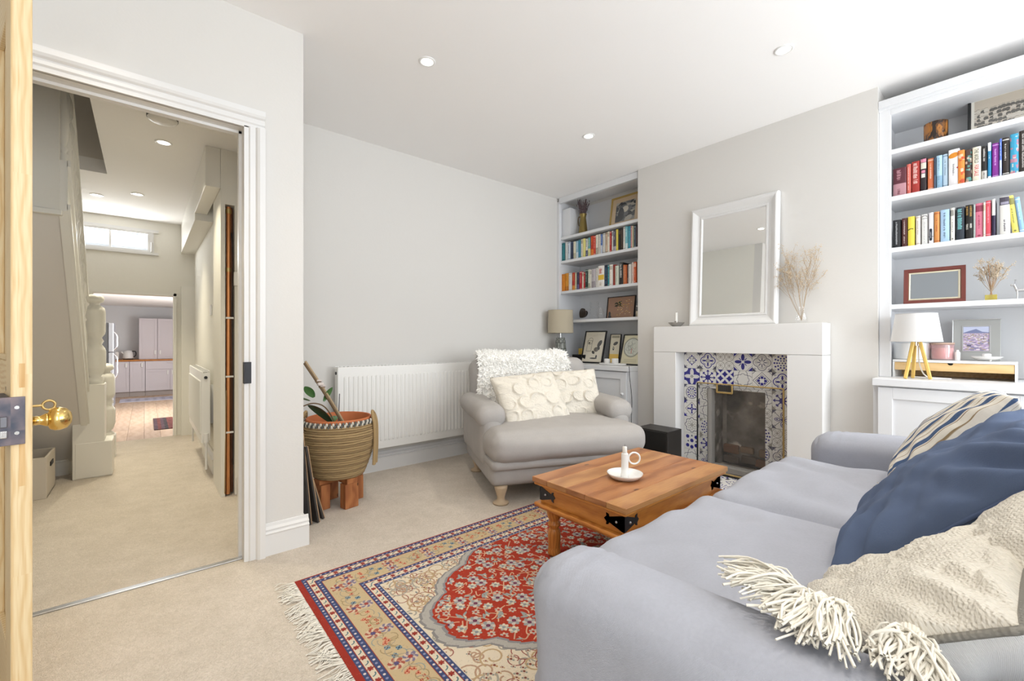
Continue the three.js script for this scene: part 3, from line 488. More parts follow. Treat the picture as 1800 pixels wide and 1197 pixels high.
// ---------- rug ----------
{
  const RX0 = 0.483, RX1 = 2.545, RB0 = 0.70, RB1 = 2.005, W = RX1 - RX0, D = RB1 - RB0, PW = 2048, PH = Math.round(2048 * D / W), px = PW / W;
  T.rug = canvasTex(PW, PH, (c) => {
    const red = '#a02c1b', blue = '#3d4b75', cream = '#e3d5bd', beige = '#cdb68e', grey = '#a8a39b', rose = '#b0564a', teal = '#56747a';
    let rs = 5; const rn = () => { rs = (rs * 16807) % 2147483647; return rs / 2147483647; };
    const band = (m, col) => { c.fillStyle = col; c.fillRect(m * px, m * px, PW - 2 * m * px, PH - 2 * m * px); };
    c.fillStyle = red; c.fillRect(0, 0, PW, PH);
    const side = (m0, col) => { const mx = m0 * px, my = Math.max(4, (m0 - 0.016) * px); c.fillStyle = col; c.fillRect(mx, my, PW - 2 * mx, PH - 2 * my); };
    side(0.022, blue); side(0.041, cream); side(0.066, blue); side(0.088, red); side(0.090, beige); side(0.203, red); side(0.205, blue); side(0.222, cream); side(0.25, blue); side(0.266, cream);
    const flower = (x, y, r, p, q, m, n = 8) => { for (let i = 0; i < n; i++) { const a = i / n * 6.283; c.fillStyle = i % 2 ? p : q; c.beginPath(); c.ellipse(x + Math.cos(a) * r * 0.6, y + Math.sin(a) * r * 0.6, r * 0.42, r * 0.3, a, 0, 7); c.fill(); } c.fillStyle = m; c.beginPath(); c.arc(x, y, r * 0.32, 0, 7); c.fill(); c.strokeStyle = q; c.lineWidth = 1.5; c.beginPath(); c.arc(x, y, r * 0.5, 0, 7); c.stroke(); };
    const ring = (m, step, fn) => { // walk round the rectangle at margin m
      const mx = m * px, my = (m - 0.016) * px, w = PW - 2 * mx, h = PH - 2 * my, nx = Math.round(w / step), ny = Math.round(h / step);
      for (let i = 0; i < nx; i++) for (const s of [0, 1]) fn(mx + (i + 0.5) * w / nx, s ? PH - my : my, i, 0);
      for (let i = 0; i < ny; i++) for (const s of [0, 1]) fn(s ? PW - mx : mx, my + (i + 0.5) * h / ny, i, 1);
    };
    for (const m of [0.0315, 0.077, 0.2135, 0.258]) ring(m, 20, (x, y, i) => { c.fillStyle = i % 2 ? '#e0d2cc' : '#8f94b4'; c.beginPath(); c.arc(x, y, 4.6, 0, 7); c.fill(); });
    for (const m of [0.0535, 0.236]) ring(m, 30, (x, y, i, v) => { if (i % 2) flower(x, y, 11, rose, '#8c2c22', red, 6); else { c.strokeStyle = teal; c.lineWidth = 4; c.beginPath(); v ? (c.moveTo(x - 7, y + 7), c.quadraticCurveTo(x + 8, y + 4, x + 5, y - 8)) : (c.moveTo(x - 8, y + 6), c.quadraticCurveTo(x + 2, y - 10, x + 8, y - 3)); c.stroke(); } });
    for (const [m, col] of [[0.022, red], [0.041, red], [0.066, red], [0.222, red], [0.25, red], [0.266, blue]]) { c.strokeStyle = col; c.lineWidth = 2.5; c.strokeRect(m * px, (m - 0.016) * px, PW - 2 * m * px, PH - 2 * (m - 0.016) * px); }
    // main border
    ring(0.147, 62, (x, y, i, v) => {
      const k = i % 6, o = (n) => (v ? [n, 0] : [0, n]);
      for (let q = 0; q < 3; q++) { c.strokeStyle = q ? '#a08a64' : '#8f9a98'; c.lineWidth = 3; c.beginPath(); c.arc(x + (rn() - 0.5) * 60, y + (rn() - 0.5) * 70, 12 + rn() * 14, rn() * 6, rn() * 6 + 3); c.stroke(); }
      if (k === 0 || k === 3) { const [a, b] = o(22); flower(x - a, y - b, 27, '#ad5a48', '#d9c2a6', '#59507a', 12); flower(x + a * 1.2, y + b * 1.2, 25, '#7d7590', '#d6bfa8', '#a8463a', 12); }
      else if (k === 1 || k === 4) { for (let q = 0; q < 5; q++) flower(x + (rn() - 0.5) * 44, y + (rn() - 0.5) * 62, 9, '#c05a3e', '#dd9f7f', red, 6); }
      else if (k === 2) { for (const [a, b] of [[-14, -24], [16, 0], [-10, 26]]) flower(x + a, y + b, 11, '#3f5f7e', '#8fa3a6', '#2c3f5a', 8); }
      else { for (let q = 0; q < 7; q++) { c.fillStyle = '#b5543a'; const X = x + (rn() - 0.5) * 46, Y = y + (rn() - 0.5) * 66; c.fillRect(X, Y, 4, 10); c.fillRect(X + 6, Y, 4, 10); } }
      c.strokeStyle = '#a79a86'; c.lineWidth = 3; c.beginPath(); c.arc(x, y, 30, i, i + 3); c.stroke();
    });
    // field
    const fx = 0.27 * px, fy = 0.254 * px, cx = PW / 2, cy = PH / 2;
    c.save(); c.beginPath(); c.rect(fx, fy, PW - 2 * fx, PH - 2 * fy); c.clip();
    const curl = (x, y, r, a, col, lw) => { c.strokeStyle = col; c.lineWidth = lw; c.beginPath(); for (let t = 0; t < 1; t += 0.05) { const R0 = r * (1 - t * 0.75), an = a + t * 7.5; const X = x + Math.cos(an) * R0, Y = y + Math.sin(an) * R0; t ? c.lineTo(X, Y) : c.moveTo(X, Y); } c.stroke(); };
    for (let i = 0; i < 620; i++) curl(fx + rn() * (PW - 2 * fx), fy + rn() * (PH - 2 * fy), 20 + rn() * 36, rn() * 6.3, ['#bfa27b', '#b8957a', '#8f4539', '#a9a294'][i % 4], i % 4 === 2 ? 3.2 : 6);
    for (let i = 0; i < 620; i++) { const X = fx + rn() * (PW - 2 * fx), Y = fy + rn() * (PH - 2 * fy); i % 3 ? flower(X, Y, 7 + rn() * 7, ['#a8564a', '#8c8f86', '#b98c5c'][i % 3], '#d9c8ae', '#7d3b33', 5) : (c.fillStyle = '#8f8d86', c.beginPath(), c.ellipse(X, Y, 9, 4, rn() * 3, 0, 7), c.fill()); }
    // lobed medallion
    const A = 0.70 * px, B = 0.44 * px, med = (k) => { c.beginPath(); for (let i = 0; i <= 720; i++) { const t = i / 720 * 6.28319, q = Math.abs(Math.cos(t)), e = Math.pow(Math.pow(Math.abs(Math.cos(t)), 1.55) + Math.pow(Math.abs(Math.sin(t)), 1.55), -1 / 1.55), lob = 1 + 0.055 * Math.abs(Math.sin(t * 7)) - 0.02, saw = 1 + 0.012 * ((i % 10) / 10); const X = cx + Math.cos(t) * A * e * lob * saw * k, Y = cy + Math.sin(t) * B * e * lob * saw * k; i ? c.lineTo(X, Y) : c.moveTo(X, Y); } c.closePath(); };
    med(1.075); c.fillStyle = '#8a8684'; c.fill(); med(1.06); c.fillStyle = '#b3aea6'; c.fill(); med(1.018); c.fillStyle = '#8d8a8c'; c.fill(); med(1.0); c.fillStyle = '#ab3119'; c.fill();
    c.save(); med(0.985); c.clip();
    for (let i = 0; i < 560; i++) { const X = cx + (rn() - 0.5) * 2.1 * A, Y = cy + (rn() - 0.5) * 2.1 * B; c.strokeStyle = i % 3 ? '#d9b08c' : '#c9a78a'; c.lineWidth = 5; c.beginPath(); c.moveTo(X, Y); c.quadraticCurveTo(X + (rn() - 0.5) * 90, Y + (rn() - 0.5) * 90, X + (rn() - 0.5) * 110, Y + (rn() - 0.5) * 110); c.stroke(); }
    for (let gx = -13; gx <= 13; gx++) for (let gy = -10; gy <= 10; gy++) { const X = cx + gx * 56 + (gy % 2) * 28 + (rn() - 0.5) * 24, Y = cy + gy * 46 + (rn() - 0.5) * 20, k = (gx * 3 + gy * 5 + 80) % 4; if (k === 0) flower(X, Y, 26, '#cfc3b8', '#9c9c9c', '#6d3350', 8); else if (k === 1) flower(X, Y, 20, '#a9aaa3', '#d8ccb4', '#8a8f93', 7); else if (k === 2) flower(X, Y, 16, '#d8b59a', '#b9aea4', '#a62c1e', 6); else { c.fillStyle = '#9aa09c'; for (let q = 0; q < 4; q++) { c.beginPath(); c.ellipse(X + (rn() - 0.5) * 34, Y + (rn() - 0.5) * 34, 15, 5, rn() * 3, 0, 7); c.fill(); } c.fillStyle = '#d9c3a4'; c.fillRect(X, Y, 7, 16); } }
    flower(cx, cy, 90, '#3d4b75', '#d8ccb4', '#a62c1e', 12);
    c.restore(); c.restore();
    // worn specks in the pile
    for (let i = 0; i < 26000; i++) { c.fillStyle = rn() < 0.5 ? 'rgba(235,222,200,0.13)' : 'rgba(50,30,30,0.10)'; c.fillRect(rn() * PW, rn() * PH, 3, 3); }
  });
  const g = thing('persian_rug', 'red and cream oriental rug with a lobed medallion under the coffee table', 'rug', (RX0 + RX1) / 2, 0, -(RB0 + RB1) / 2);
  const top = new THREE.PlaneGeometry(W, D, 60, 40).rotateX(-Math.PI / 2), p = top.attributes.position;
  for (let i = 0; i < p.count; i++) p.setY(i, 0.009 + 0.0012 * vn(p.getX(i) * 3, p.getZ(i) * 3, 2));
  top.computeVertexNormals();
  mk('pile', top, std('#ffffff', 1, { map: T.rug, bumpMap: rep(T.weaveB, 0.03), bumpScale: 0.0012 }), g);
  mk('backing', cb(W, 0.0075, D, 0, 0.00385, 0), std([0.36, 0.05, 0.025], 1), g);
  const fr = [];
  for (const s of [-1, 1]) for (let i = 0; i < 420; i++) {
    const z = -D / 2 + D * (i + rnd()) / 420, l = rr(0.04, 0.085), a = rr(-0.035, 0.035) + 0.02 * Math.sin(i * 0.13), x0 = s * W / 2;
    fr.push(tube([[x0 - s * 0.004, 0.007, z], [x0 + s * l * 0.35, 0.006 + rr(0, 0.006), z + a * 0.3], [x0 + s * l * 0.7, rr(0.004, 0.01), z + a], [x0 + s * l, rr(0.002, 0.005), z + a * rr(0.8, 1.7)]], rr(0.0011, 0.002), 6, 4));
  }
  const f = mk('fringe', merge(fr), std([0.80, 0.76, 0.68], 1), g); f.userData = { label: 'cream knotted fringe', kind: 'stuff' };
}

// ---------- snuggler armchair ----------
const CH = { x: 2.285, z: -2.318, ry: R(-23.67) };
{
  const g = thing('armchair', 'wide grey velvet armchair by the radiator', 'armchair', CH.x, 0, CH.z, CH.ry), F = M.chairFabric, u = (q) => buv(q);
  // base, seat border, arms, back
  mk('base', u(softBox(1.06, 0.17, 0.86, 0.05, { seg: 24, bulge: [0, 0, 0.012] }).translate(0, 0.2, 0.0)), F, g);
  mk('seat_border', u(softBox(1.07, 0.075, 0.88, 0.034, { seg: 24, bulge: [0, 0, 0.012] }).translate(0, 0.262, 0.035)), F, g);
  for (const s of [-1, 1]) {
    const arm = softBox(0.15, 0.36, 0.72, 0.06, { seg: 24, bulge: [0.012, 0, 0], amp: 0.006, fq: 7, off: s * 3 }).translate(s * 0.475, 0.37, -0.09);
    const roll = softBox(0.205, 0.15, 0.735, 0.072, { seg: 30, amp: 0.006, fq: 8, off: s, fn: (o, n) => { const f = sst(0.45, 1, n[2]); o[1] -= 0.012 * f; o[0] += Math.sin(n[2] * 60) * 0.0018 * f; o[1] += Math.sin(n[2] * 52 + n[0] * 3) * 0.0022 * f; o[1] += 0.012 * Math.max(0, -n[2]); } }).translate(s * 0.478, 0.535, -0.095);
    mk('arm', u(merge(smooth(arm), smooth(roll))), F, g);
  }
  mk('back', u(softBox(1.0, 0.72, 0.2, 0.085, { seg: 30, bulge: [0, 0.012, 0.02], amp: 0.008, fq: 5 }).rotateX(-0.2).translate(0, 0.525, -0.385)), F, g);
  // T shaped seat cushion
  const cus = softBox(1.08, 0.2, 0.84, 0.085, { seg: 46, bulge: [0.0, 0.03, 0.03], amp: 0.007, fq: 6, off: 2, fn: (o, n) => { if (n[2] < 0.42) { const k = 1 - sst(0.2, 0.42, n[2]) * 0.999; const lim = 0.395 + (1 - k) * 0.15; o[0] = clamp(o[0], -lim, lim); } const e = Math.abs(n[0]); o[1] += 0.004 * Math.sin(n[0] * 26) * sst(0.7, 1, e); } }).translate(0, 0.365, 0.09);
  mk('seat_cushion', u(cus), F, g);
  const legM = std([0.55, 0.42, 0.28], 0.5);
  for (const [x, z] of [[-0.45, 0.37], [0.45, 0.37], [-0.45, -0.36], [0.45, -0.36]]) mk('leg', lathe([[0.001, 0], [0.05, 0], [0.052, 0.008], [0.046, 0.014], [0.026, 0.02], [0.024, 0.04], [0.033, 0.07], [0.042, 0.1], [0.044, 0.122], [0.001, 0.122]], 24).translate(x, 0, z), legM, g);
}
const chairPt = (x, y, z) => V(x, y, z).applyAxisAngle(V(0, 1, 0), CH.ry).add(V(CH.x, 0, CH.z));
{ // fluffy throw over the back
  const g = thing('fleece_throw', 'fluffy white throw draped over the back of the armchair', 'throw', CH.x, 0, CH.z, CH.ry);
  const W = 0.74, path = [[-0.285, 0.44], [-0.315, 0.57], [-0.35, 0.70], [-0.39, 0.82], [-0.415, 0.875], [-0.47, 0.905], [-0.53, 0.885], [-0.555, 0.82], [-0.53, 0.68]].map(([z, y]) => V(0, y + 0.012, z + 0.035 * (z > -0.45 ? 1 : -0.2)));
  const cv = new THREE.CatmullRomCurve3(path), N = 40, Mx = 30, pos = [], idx = [];
  const at = (a, b, lift) => { const p = cv.getPoint(a), t = cv.getTangent(a), n = V(0, -t.z, t.y).normalize(); if (n.z < 0 && a < 0.4) n.negate(); const hw = W / 2 * (1 + 0.10 * (1 - a * 1.4)); return V(-0.055 + b * hw + 0.012 * vn(a * 9, b * 3, 4), p.y + 0.006 * vn(b * 6, a * 7, 1), p.z).addScaledVector(n, lift + 0.006 * vn(b * 8, a * 10, 7)); };
  for (const s of [0, 1]) for (let j = 0; j <= N; j++) for (let i = 0; i <= Mx; i++) pos.push(...at(j / N, i / Mx * 2 - 1, s ? -0.004 : 0.022 * Math.sqrt(Math.max(0, 1 - Math.pow(i / Mx * 2 - 1, 8)))).toArray());
  const q = (N + 1) * (Mx + 1); for (let s = 0; s < 2; s++) for (let j = 0; j < N; j++) for (let i = 0; i < Mx; i++) { const a = s * q + j * (Mx + 1) + i, b = a + 1, c = a + Mx + 1, d = c + 1; s ? idx.push(a, c, b, b, c, d) : idx.push(a, b, c, b, d, c); }
  const geo = new THREE.BufferGeometry(); geo.setAttribute('position', new THREE.Float32BufferAttribute(pos, 3)); geo.setIndex(idx); geo.computeVertexNormals();
  mk('cloth', geo, M.fleece, g);
  const tuft = new THREE.ConeGeometry(0.0085, 0.034, 5, 1, true).translate(0, 0.012, 0), tufts = [];
  for (let k = 0; k < 6500; k++) {
    const a = rnd() * 0.98, b = rr(-1, 1), p = at(a, b, 0.018), e = 0.01, n = at(a, b, 0.05).sub(at(a, b, 0.0)).normalize(), n0 = n.clone(), d = n.multiplyScalar(0.75).add(V(rr(-0.7, 0.7) + b * 0.5 * (Math.abs(b) > 0.93 ? 1.6 : 0.2), rr(-1.1, 0.1), rr(-0.3, 0.3))).normalize();
    const tf = tuft.clone().applyMatrix4(new THREE.Matrix4().compose(p, new THREE.Quaternion().setFromUnitVectors(V(0, 1, 0), d), V(1, rr(0.6, 1.25), 1))); tufts.push(tf);
  }
  const f = mk('fleece', merge(tufts), M.fleece, g); f.userData = { kind: 'stuff', label: 'shaggy white pile' };
}
{ // two cream cushions with raised oval petals
  const petals = (sd, n) => { const P = []; let s = sd; const rn = () => { s = (s * 16807) % 2147483647; return s / 2147483647; }; for (let i = 0; i < n; i++) P.push([(i % 5) / 2.2 - 0.9 + rn() * 0.15, Math.floor(i / 5) / 1.75 - 0.85 + rn() * 0.2, 0.15 + rn() * 0.09, 0.17 + rn() * 0.08, rn() * 0.8 - 0.4]); return P; };
  const make = (name, label, sd, lx, ly, lz, rx, ry, rz, w, h) => {
    const P = petals(sd, 20);
    const geo = pillow(w, h, 0.17, { seg: 110, pinch: 0.035, wrinkle: 0.006, off: sd, pw: 0.36, disp: (u, v) => { let m = 0; for (const [a, b, ra, rb, t] of P) { const dx = u - a, dy = v - b, X = dx * Math.cos(t) + dy * Math.sin(t), Y = dy * Math.cos(t) - dx * Math.sin(t), r = Math.hypot(X / ra, Y / rb); m = Math.max(m, 0.021 * Math.exp(-Math.pow((r - 0.95) / 0.17, 2)) * (0.7 + 0.5 * Math.sin(t * 9 + Math.atan2(Y, X))), r < 0.9 ? 0.007 : 0); } return m + 0.003 * vn(u * 48, v * 48, sd); } });
    const p = chairPt(lx, ly, lz), g = thing(name, label, 'cushion', p.x, p.y, p.z, 0, 'cream petal cushions on the armchair');
    g.rotation.set(0, CH.ry, 0); const o = new THREE.Group(); g.rotation.order = 'YXZ'; g.rotation.set(rx, CH.ry + ry, rz);
    mk('cover', geo, M.creamKnit, g); mk('edge', pillowRim(w, h, 0.006, 0.035), M.creamKnit, g);
  };
  make('petal_cushion', 'cream petal cushion leaning behind at the right of the armchair seat', 91, 0.235, 0.605, -0.085, R(-24), R(-6), R(3), 0.46, 0.40);
  make('petal_cushion', 'cream petal cushion in front at the left of the armchair seat', 37, -0.14, 0.60, 0.055, R(-36), R(8), R(4), 0.52, 0.42);
}

// ---------- coffee table ----------
{
  const X0 = 1.42, X1 = 2.30, B0 = 1.005, B1 = 1.54, cx = (X0 + X1) / 2, cz = -(B0 + B1) / 2, W = X1 - X0, D = B1 - B0, TY = 0.38;
  const g = thing('coffee_table', 'low sheesham wood coffee table with iron corner straps', 'table', cx, 0.0095, cz); const t = TY - 0.0095;
  const n = 5, tones = [M.sheesham, M.sheesham2, M.sheesham, M.sheesham, M.sheesham2];
  const ws = [0.19, 0.22, 0.2, 0.21, 0.18]; let z = -D / 2;
  ws.forEach((f, i) => { const d = D * f; mk('plank', buv(cb(W, 0.024, d - 0.0012, 0, t - 0.012, z + d / 2, 0.003), 1, true, i * 0.37, i * 0.21), tones[i], g); z += d; });
  mk('top_edge', buv(merge(cb(W - 0.012, 0.014, D - 0.012, 0, t - 0.031, 0, 0.006)), 1, true), M.honey, g);
  const A = [W - 0.06, D - 0.06];
  for (const s of [-1, 1]) mk('apron', buv(cb(A[0], 0.082, 0.022, 0, t - 0.079, s * (A[1] / 2 - 0.011), 0.002), 1, true), M.honey, g);
  mk('apron', buv(merge(cb(0.022, 0.082, A[1] - 0.044, A[0] / 2 - 0.011, t - 0.079, 0, 0.002)), 1, true), M.honey, g);
  mk('apron', buv(merge(cb(0.022, 0.082, A[1] - 0.044, -A[0] / 2 + 0.011, t - 0.079, 0, 0.002)), 1, true), M.honey, g);
  mk('lower_moulding', buv(merge(cb(W - 0.01, 0.02, D - 0.01, 0, t - 0.13, 0, 0.009), cb(W - 0.04, 0.012, D - 0.04, 0, t - 0.144, 0, 0.004)), 1, true), M.honey, g);
  const leg = lathe([[0.001, 0], [0.027, 0], [0.031, 0.01], [0.03, 0.03], [0.026, 0.036], [0.029, 0.04], [0.031, 0.10], [0.029, 0.118], [0.024, 0.124], [0.022, 0.13], [0.031, 0.142], [0.031, 0.152], [0.022, 0.162], [0.026, 0.17], [0.034, 0.185], [0.036, 0.21], [0.036, t - 0.148], [0.001, t - 0.148]], 28);
  for (const sx of [-1, 1]) for (const sz of [-1, 1]) mk('leg', leg.clone().translate(sx * (W / 2 - 0.075), 0, sz * (D / 2 - 0.075)), M.honey, g);
  // iron straps with arrow ends
  const sh = new THREE.Shape(); [[0, -0.031], [0.012, -0.031], [0.075, -0.011], [0.078, -0.02], [0.09, -0.024], [0.088, -0.012], [0.1, 0], [0.088, 0.012], [0.09, 0.024], [0.078, 0.02], [0.075, 0.011], [0.012, 0.031], [0, 0.031]].forEach(([a, b], i) => (i ? sh.lineTo(a, b) : sh.moveTo(a, b)));
  const strap = new THREE.ExtrudeGeometry(sh, { depth: 0.003, bevelEnabled: false });
  for (const sx of [-1, 1]) for (const sz of [-1, 1]) {
    const a = clean(strap).clone().translate(0, 0, 0); a.applyMatrix4(new THREE.Matrix4().makeScale(-sx, 1, sz)).translate(sx * (A[0] / 2 + 0.003), t - 0.079, sz * A[1] / 2);
    const b = clean(strap).clone(); b.rotateY(-Math.PI / 2); b.applyMatrix4(new THREE.Matrix4().makeScale(-sx, 1, 1)); b.applyMatrix4(new THREE.Matrix4().makeScale(1, 1, -sz)).translate(sx * A[0] / 2, t - 0.079, sz * (A[1] / 2 + 0.003));
    const s = mk('iron_strap', merge(a, b), M.iron, g);
    mk('stud', new THREE.SphereGeometry(0.006, 10, 6).translate(sx * (A[0] / 2 - 0.035), t - 0.079, sz * (A[1] / 2 + 0.003)), M.steel, s);
    mk('stud', new THREE.SphereGeometry(0.006, 10, 6).translate(sx * (A[0] / 2 + 0.003), t - 0.079, sz * (A[1] / 2 - 0.035)), M.steel, s);
  }
}
{ // candle holder on the table
  const g = thing('candle_holder', 'white candlestick with saucer and ring handle on the coffee table', 'candle holder', 1.735, 0.38, -1.235);
  mk('saucer', lathe([[0.001, 0.004], [0.05, 0.004], [0.07, 0.012], [0.08, 0.026], [0.083, 0.027], [0.081, 0.02], [0.066, 0.004], [0.045, 0], [0.001, 0]], 40), M.ceramic, g);
  mk('stem', lathe([[0.001, 0.118], [0.013, 0.118], [0.0165, 0.116], [0.0175, 0.03], [0.019, 0.003], [0.001, 0.003]], 24), M.ceramic, g);
  mk('ring_handle', new THREE.TorusGeometry(0.0265, 0.0042, 10, 36).rotateY(R(-40)).translate(0.0445 * Math.cos(R(40)), 0.094, 0.0445 * Math.sin(R(40))), M.ceramic, g);
  const c = mk('candle', lathe([[0.001, 0.15], [0.0105, 0.148], [0.0108, 0.116], [0.001, 0.116]], 16), std([0.85, 0.83, 0.78], 0.5), g);
  mk('wick', rod([0, 0.149, 0], [0.001, 0.158, 0], 0.0009), M.black, c);
}

// ---------- sofa ----------
{
  const g = thing('sofa', 'large pale grey two seater sofa in the foreground', 'sofa', 1.61, 0, -0.24), F = M.sofaFabric, X = (x) => x - 1.61, Z = (b) => -(b - 0.24);
  const sb = (x0, x1, y0, y1, b0, b1, r, o) => buv(softBox(x1 - x0, y1 - y0, b1 - b0, r, o).translate(X((x0 + x1) / 2), (y0 + y1) / 2, Z((b0 + b1) / 2)));
  mk('base', sb(0.64, 2.58, 0.12, 0.33, -0.28, 0.71, 0.04, { seg: 30 }), F, g);
  mk('back', sb(0.68, 2.54, 0.2, 0.86, -0.34, -0.10, 0.1, { seg: 30, bulge: [0, 0.01, 0.02], amp: 0.01, fq: 4 }), F, g);
  const armFn = (sd) => (o, n) => { const z = -n[2], f = sst(0.35, 1, z); if (n[1] > 0.1) { o[1] += -0.018 * f + 0.018 * sst(0.6, -0.8, z) * n[1]; o[0] += Math.sign(n[0]) * 0.0032 * Math.sin(o[2] * 260) * sst(0.55, 0.9, z) * sst(0.35, 0.9, n[1]); o[1] += 0.003 * Math.sin(o[2] * 260) * sst(0.55, 0.9, z) * sst(0.8, 1, n[1]); } o[0] += Math.sign(n[0]) * 0.012 * sst(0.1, 0.9, n[1]); };
  mk('arm', sb(0.605, 0.785, 0.12, 0.60, -0.26, 0.685, 0.078, { seg: 60, bulge: [0.012, 0, 0.008], amp: 0.004, fq: 5, fn: armFn(1) }), F, g);
  mk('arm', sb(2.43, 2.62, 0.12, 0.605, -0.26, 0.685, 0.078, { seg: 60, bulge: [0.012, 0, 0.008], amp: 0.004, fq: 5, off: 4, fn: armFn(2) }), F, g);
  const crease = (sd) => (o, n) => { if (n[1] > 0) { o[1] += 0.008 * n[1] * Math.sin((o[0] * 0.8 + o[2] * 0.55) * 34 + 3 * vn(o[0] * 5, o[2] * 5, sd)) * sst(-0.2, 0.5, vn(o[0] * 4 + sd, o[2] * 3, 5)); } };
  mk('seat_cushion', sb(0.805, 1.612, 0.30, 0.47, -0.12, 0.80, 0.08, { seg: 64, bulge: [0.005, 0.03, 0.02], amp: 0.012, fq: 3.5, off: 5, fn: crease(3) }), F, g);
  mk('seat_cushion', sb(1.614, 2.43, 0.30, 0.47, -0.12, 0.80, 0.08, { seg: 64, bulge: [0.005, 0.034, 0.02], amp: 0.012, fq: 3.5, off: 9, fn: crease(8) }), F, g);
  const legM = std([0.5, 0.38, 0.25], 0.5);
  for (const [x, b] of [[0.72, 0.62], [2.5, 0.62], [0.72, -0.22], [2.5, -0.22]]) mk('leg', lathe([[0.001, 0], [0.04, 0], [0.03, 0.02], [0.035, 0.125], [0.001, 0.125]], 20).translate(X(x), b > 0.5 ? 0.01 : 0, Z(b)), legM, g);
}
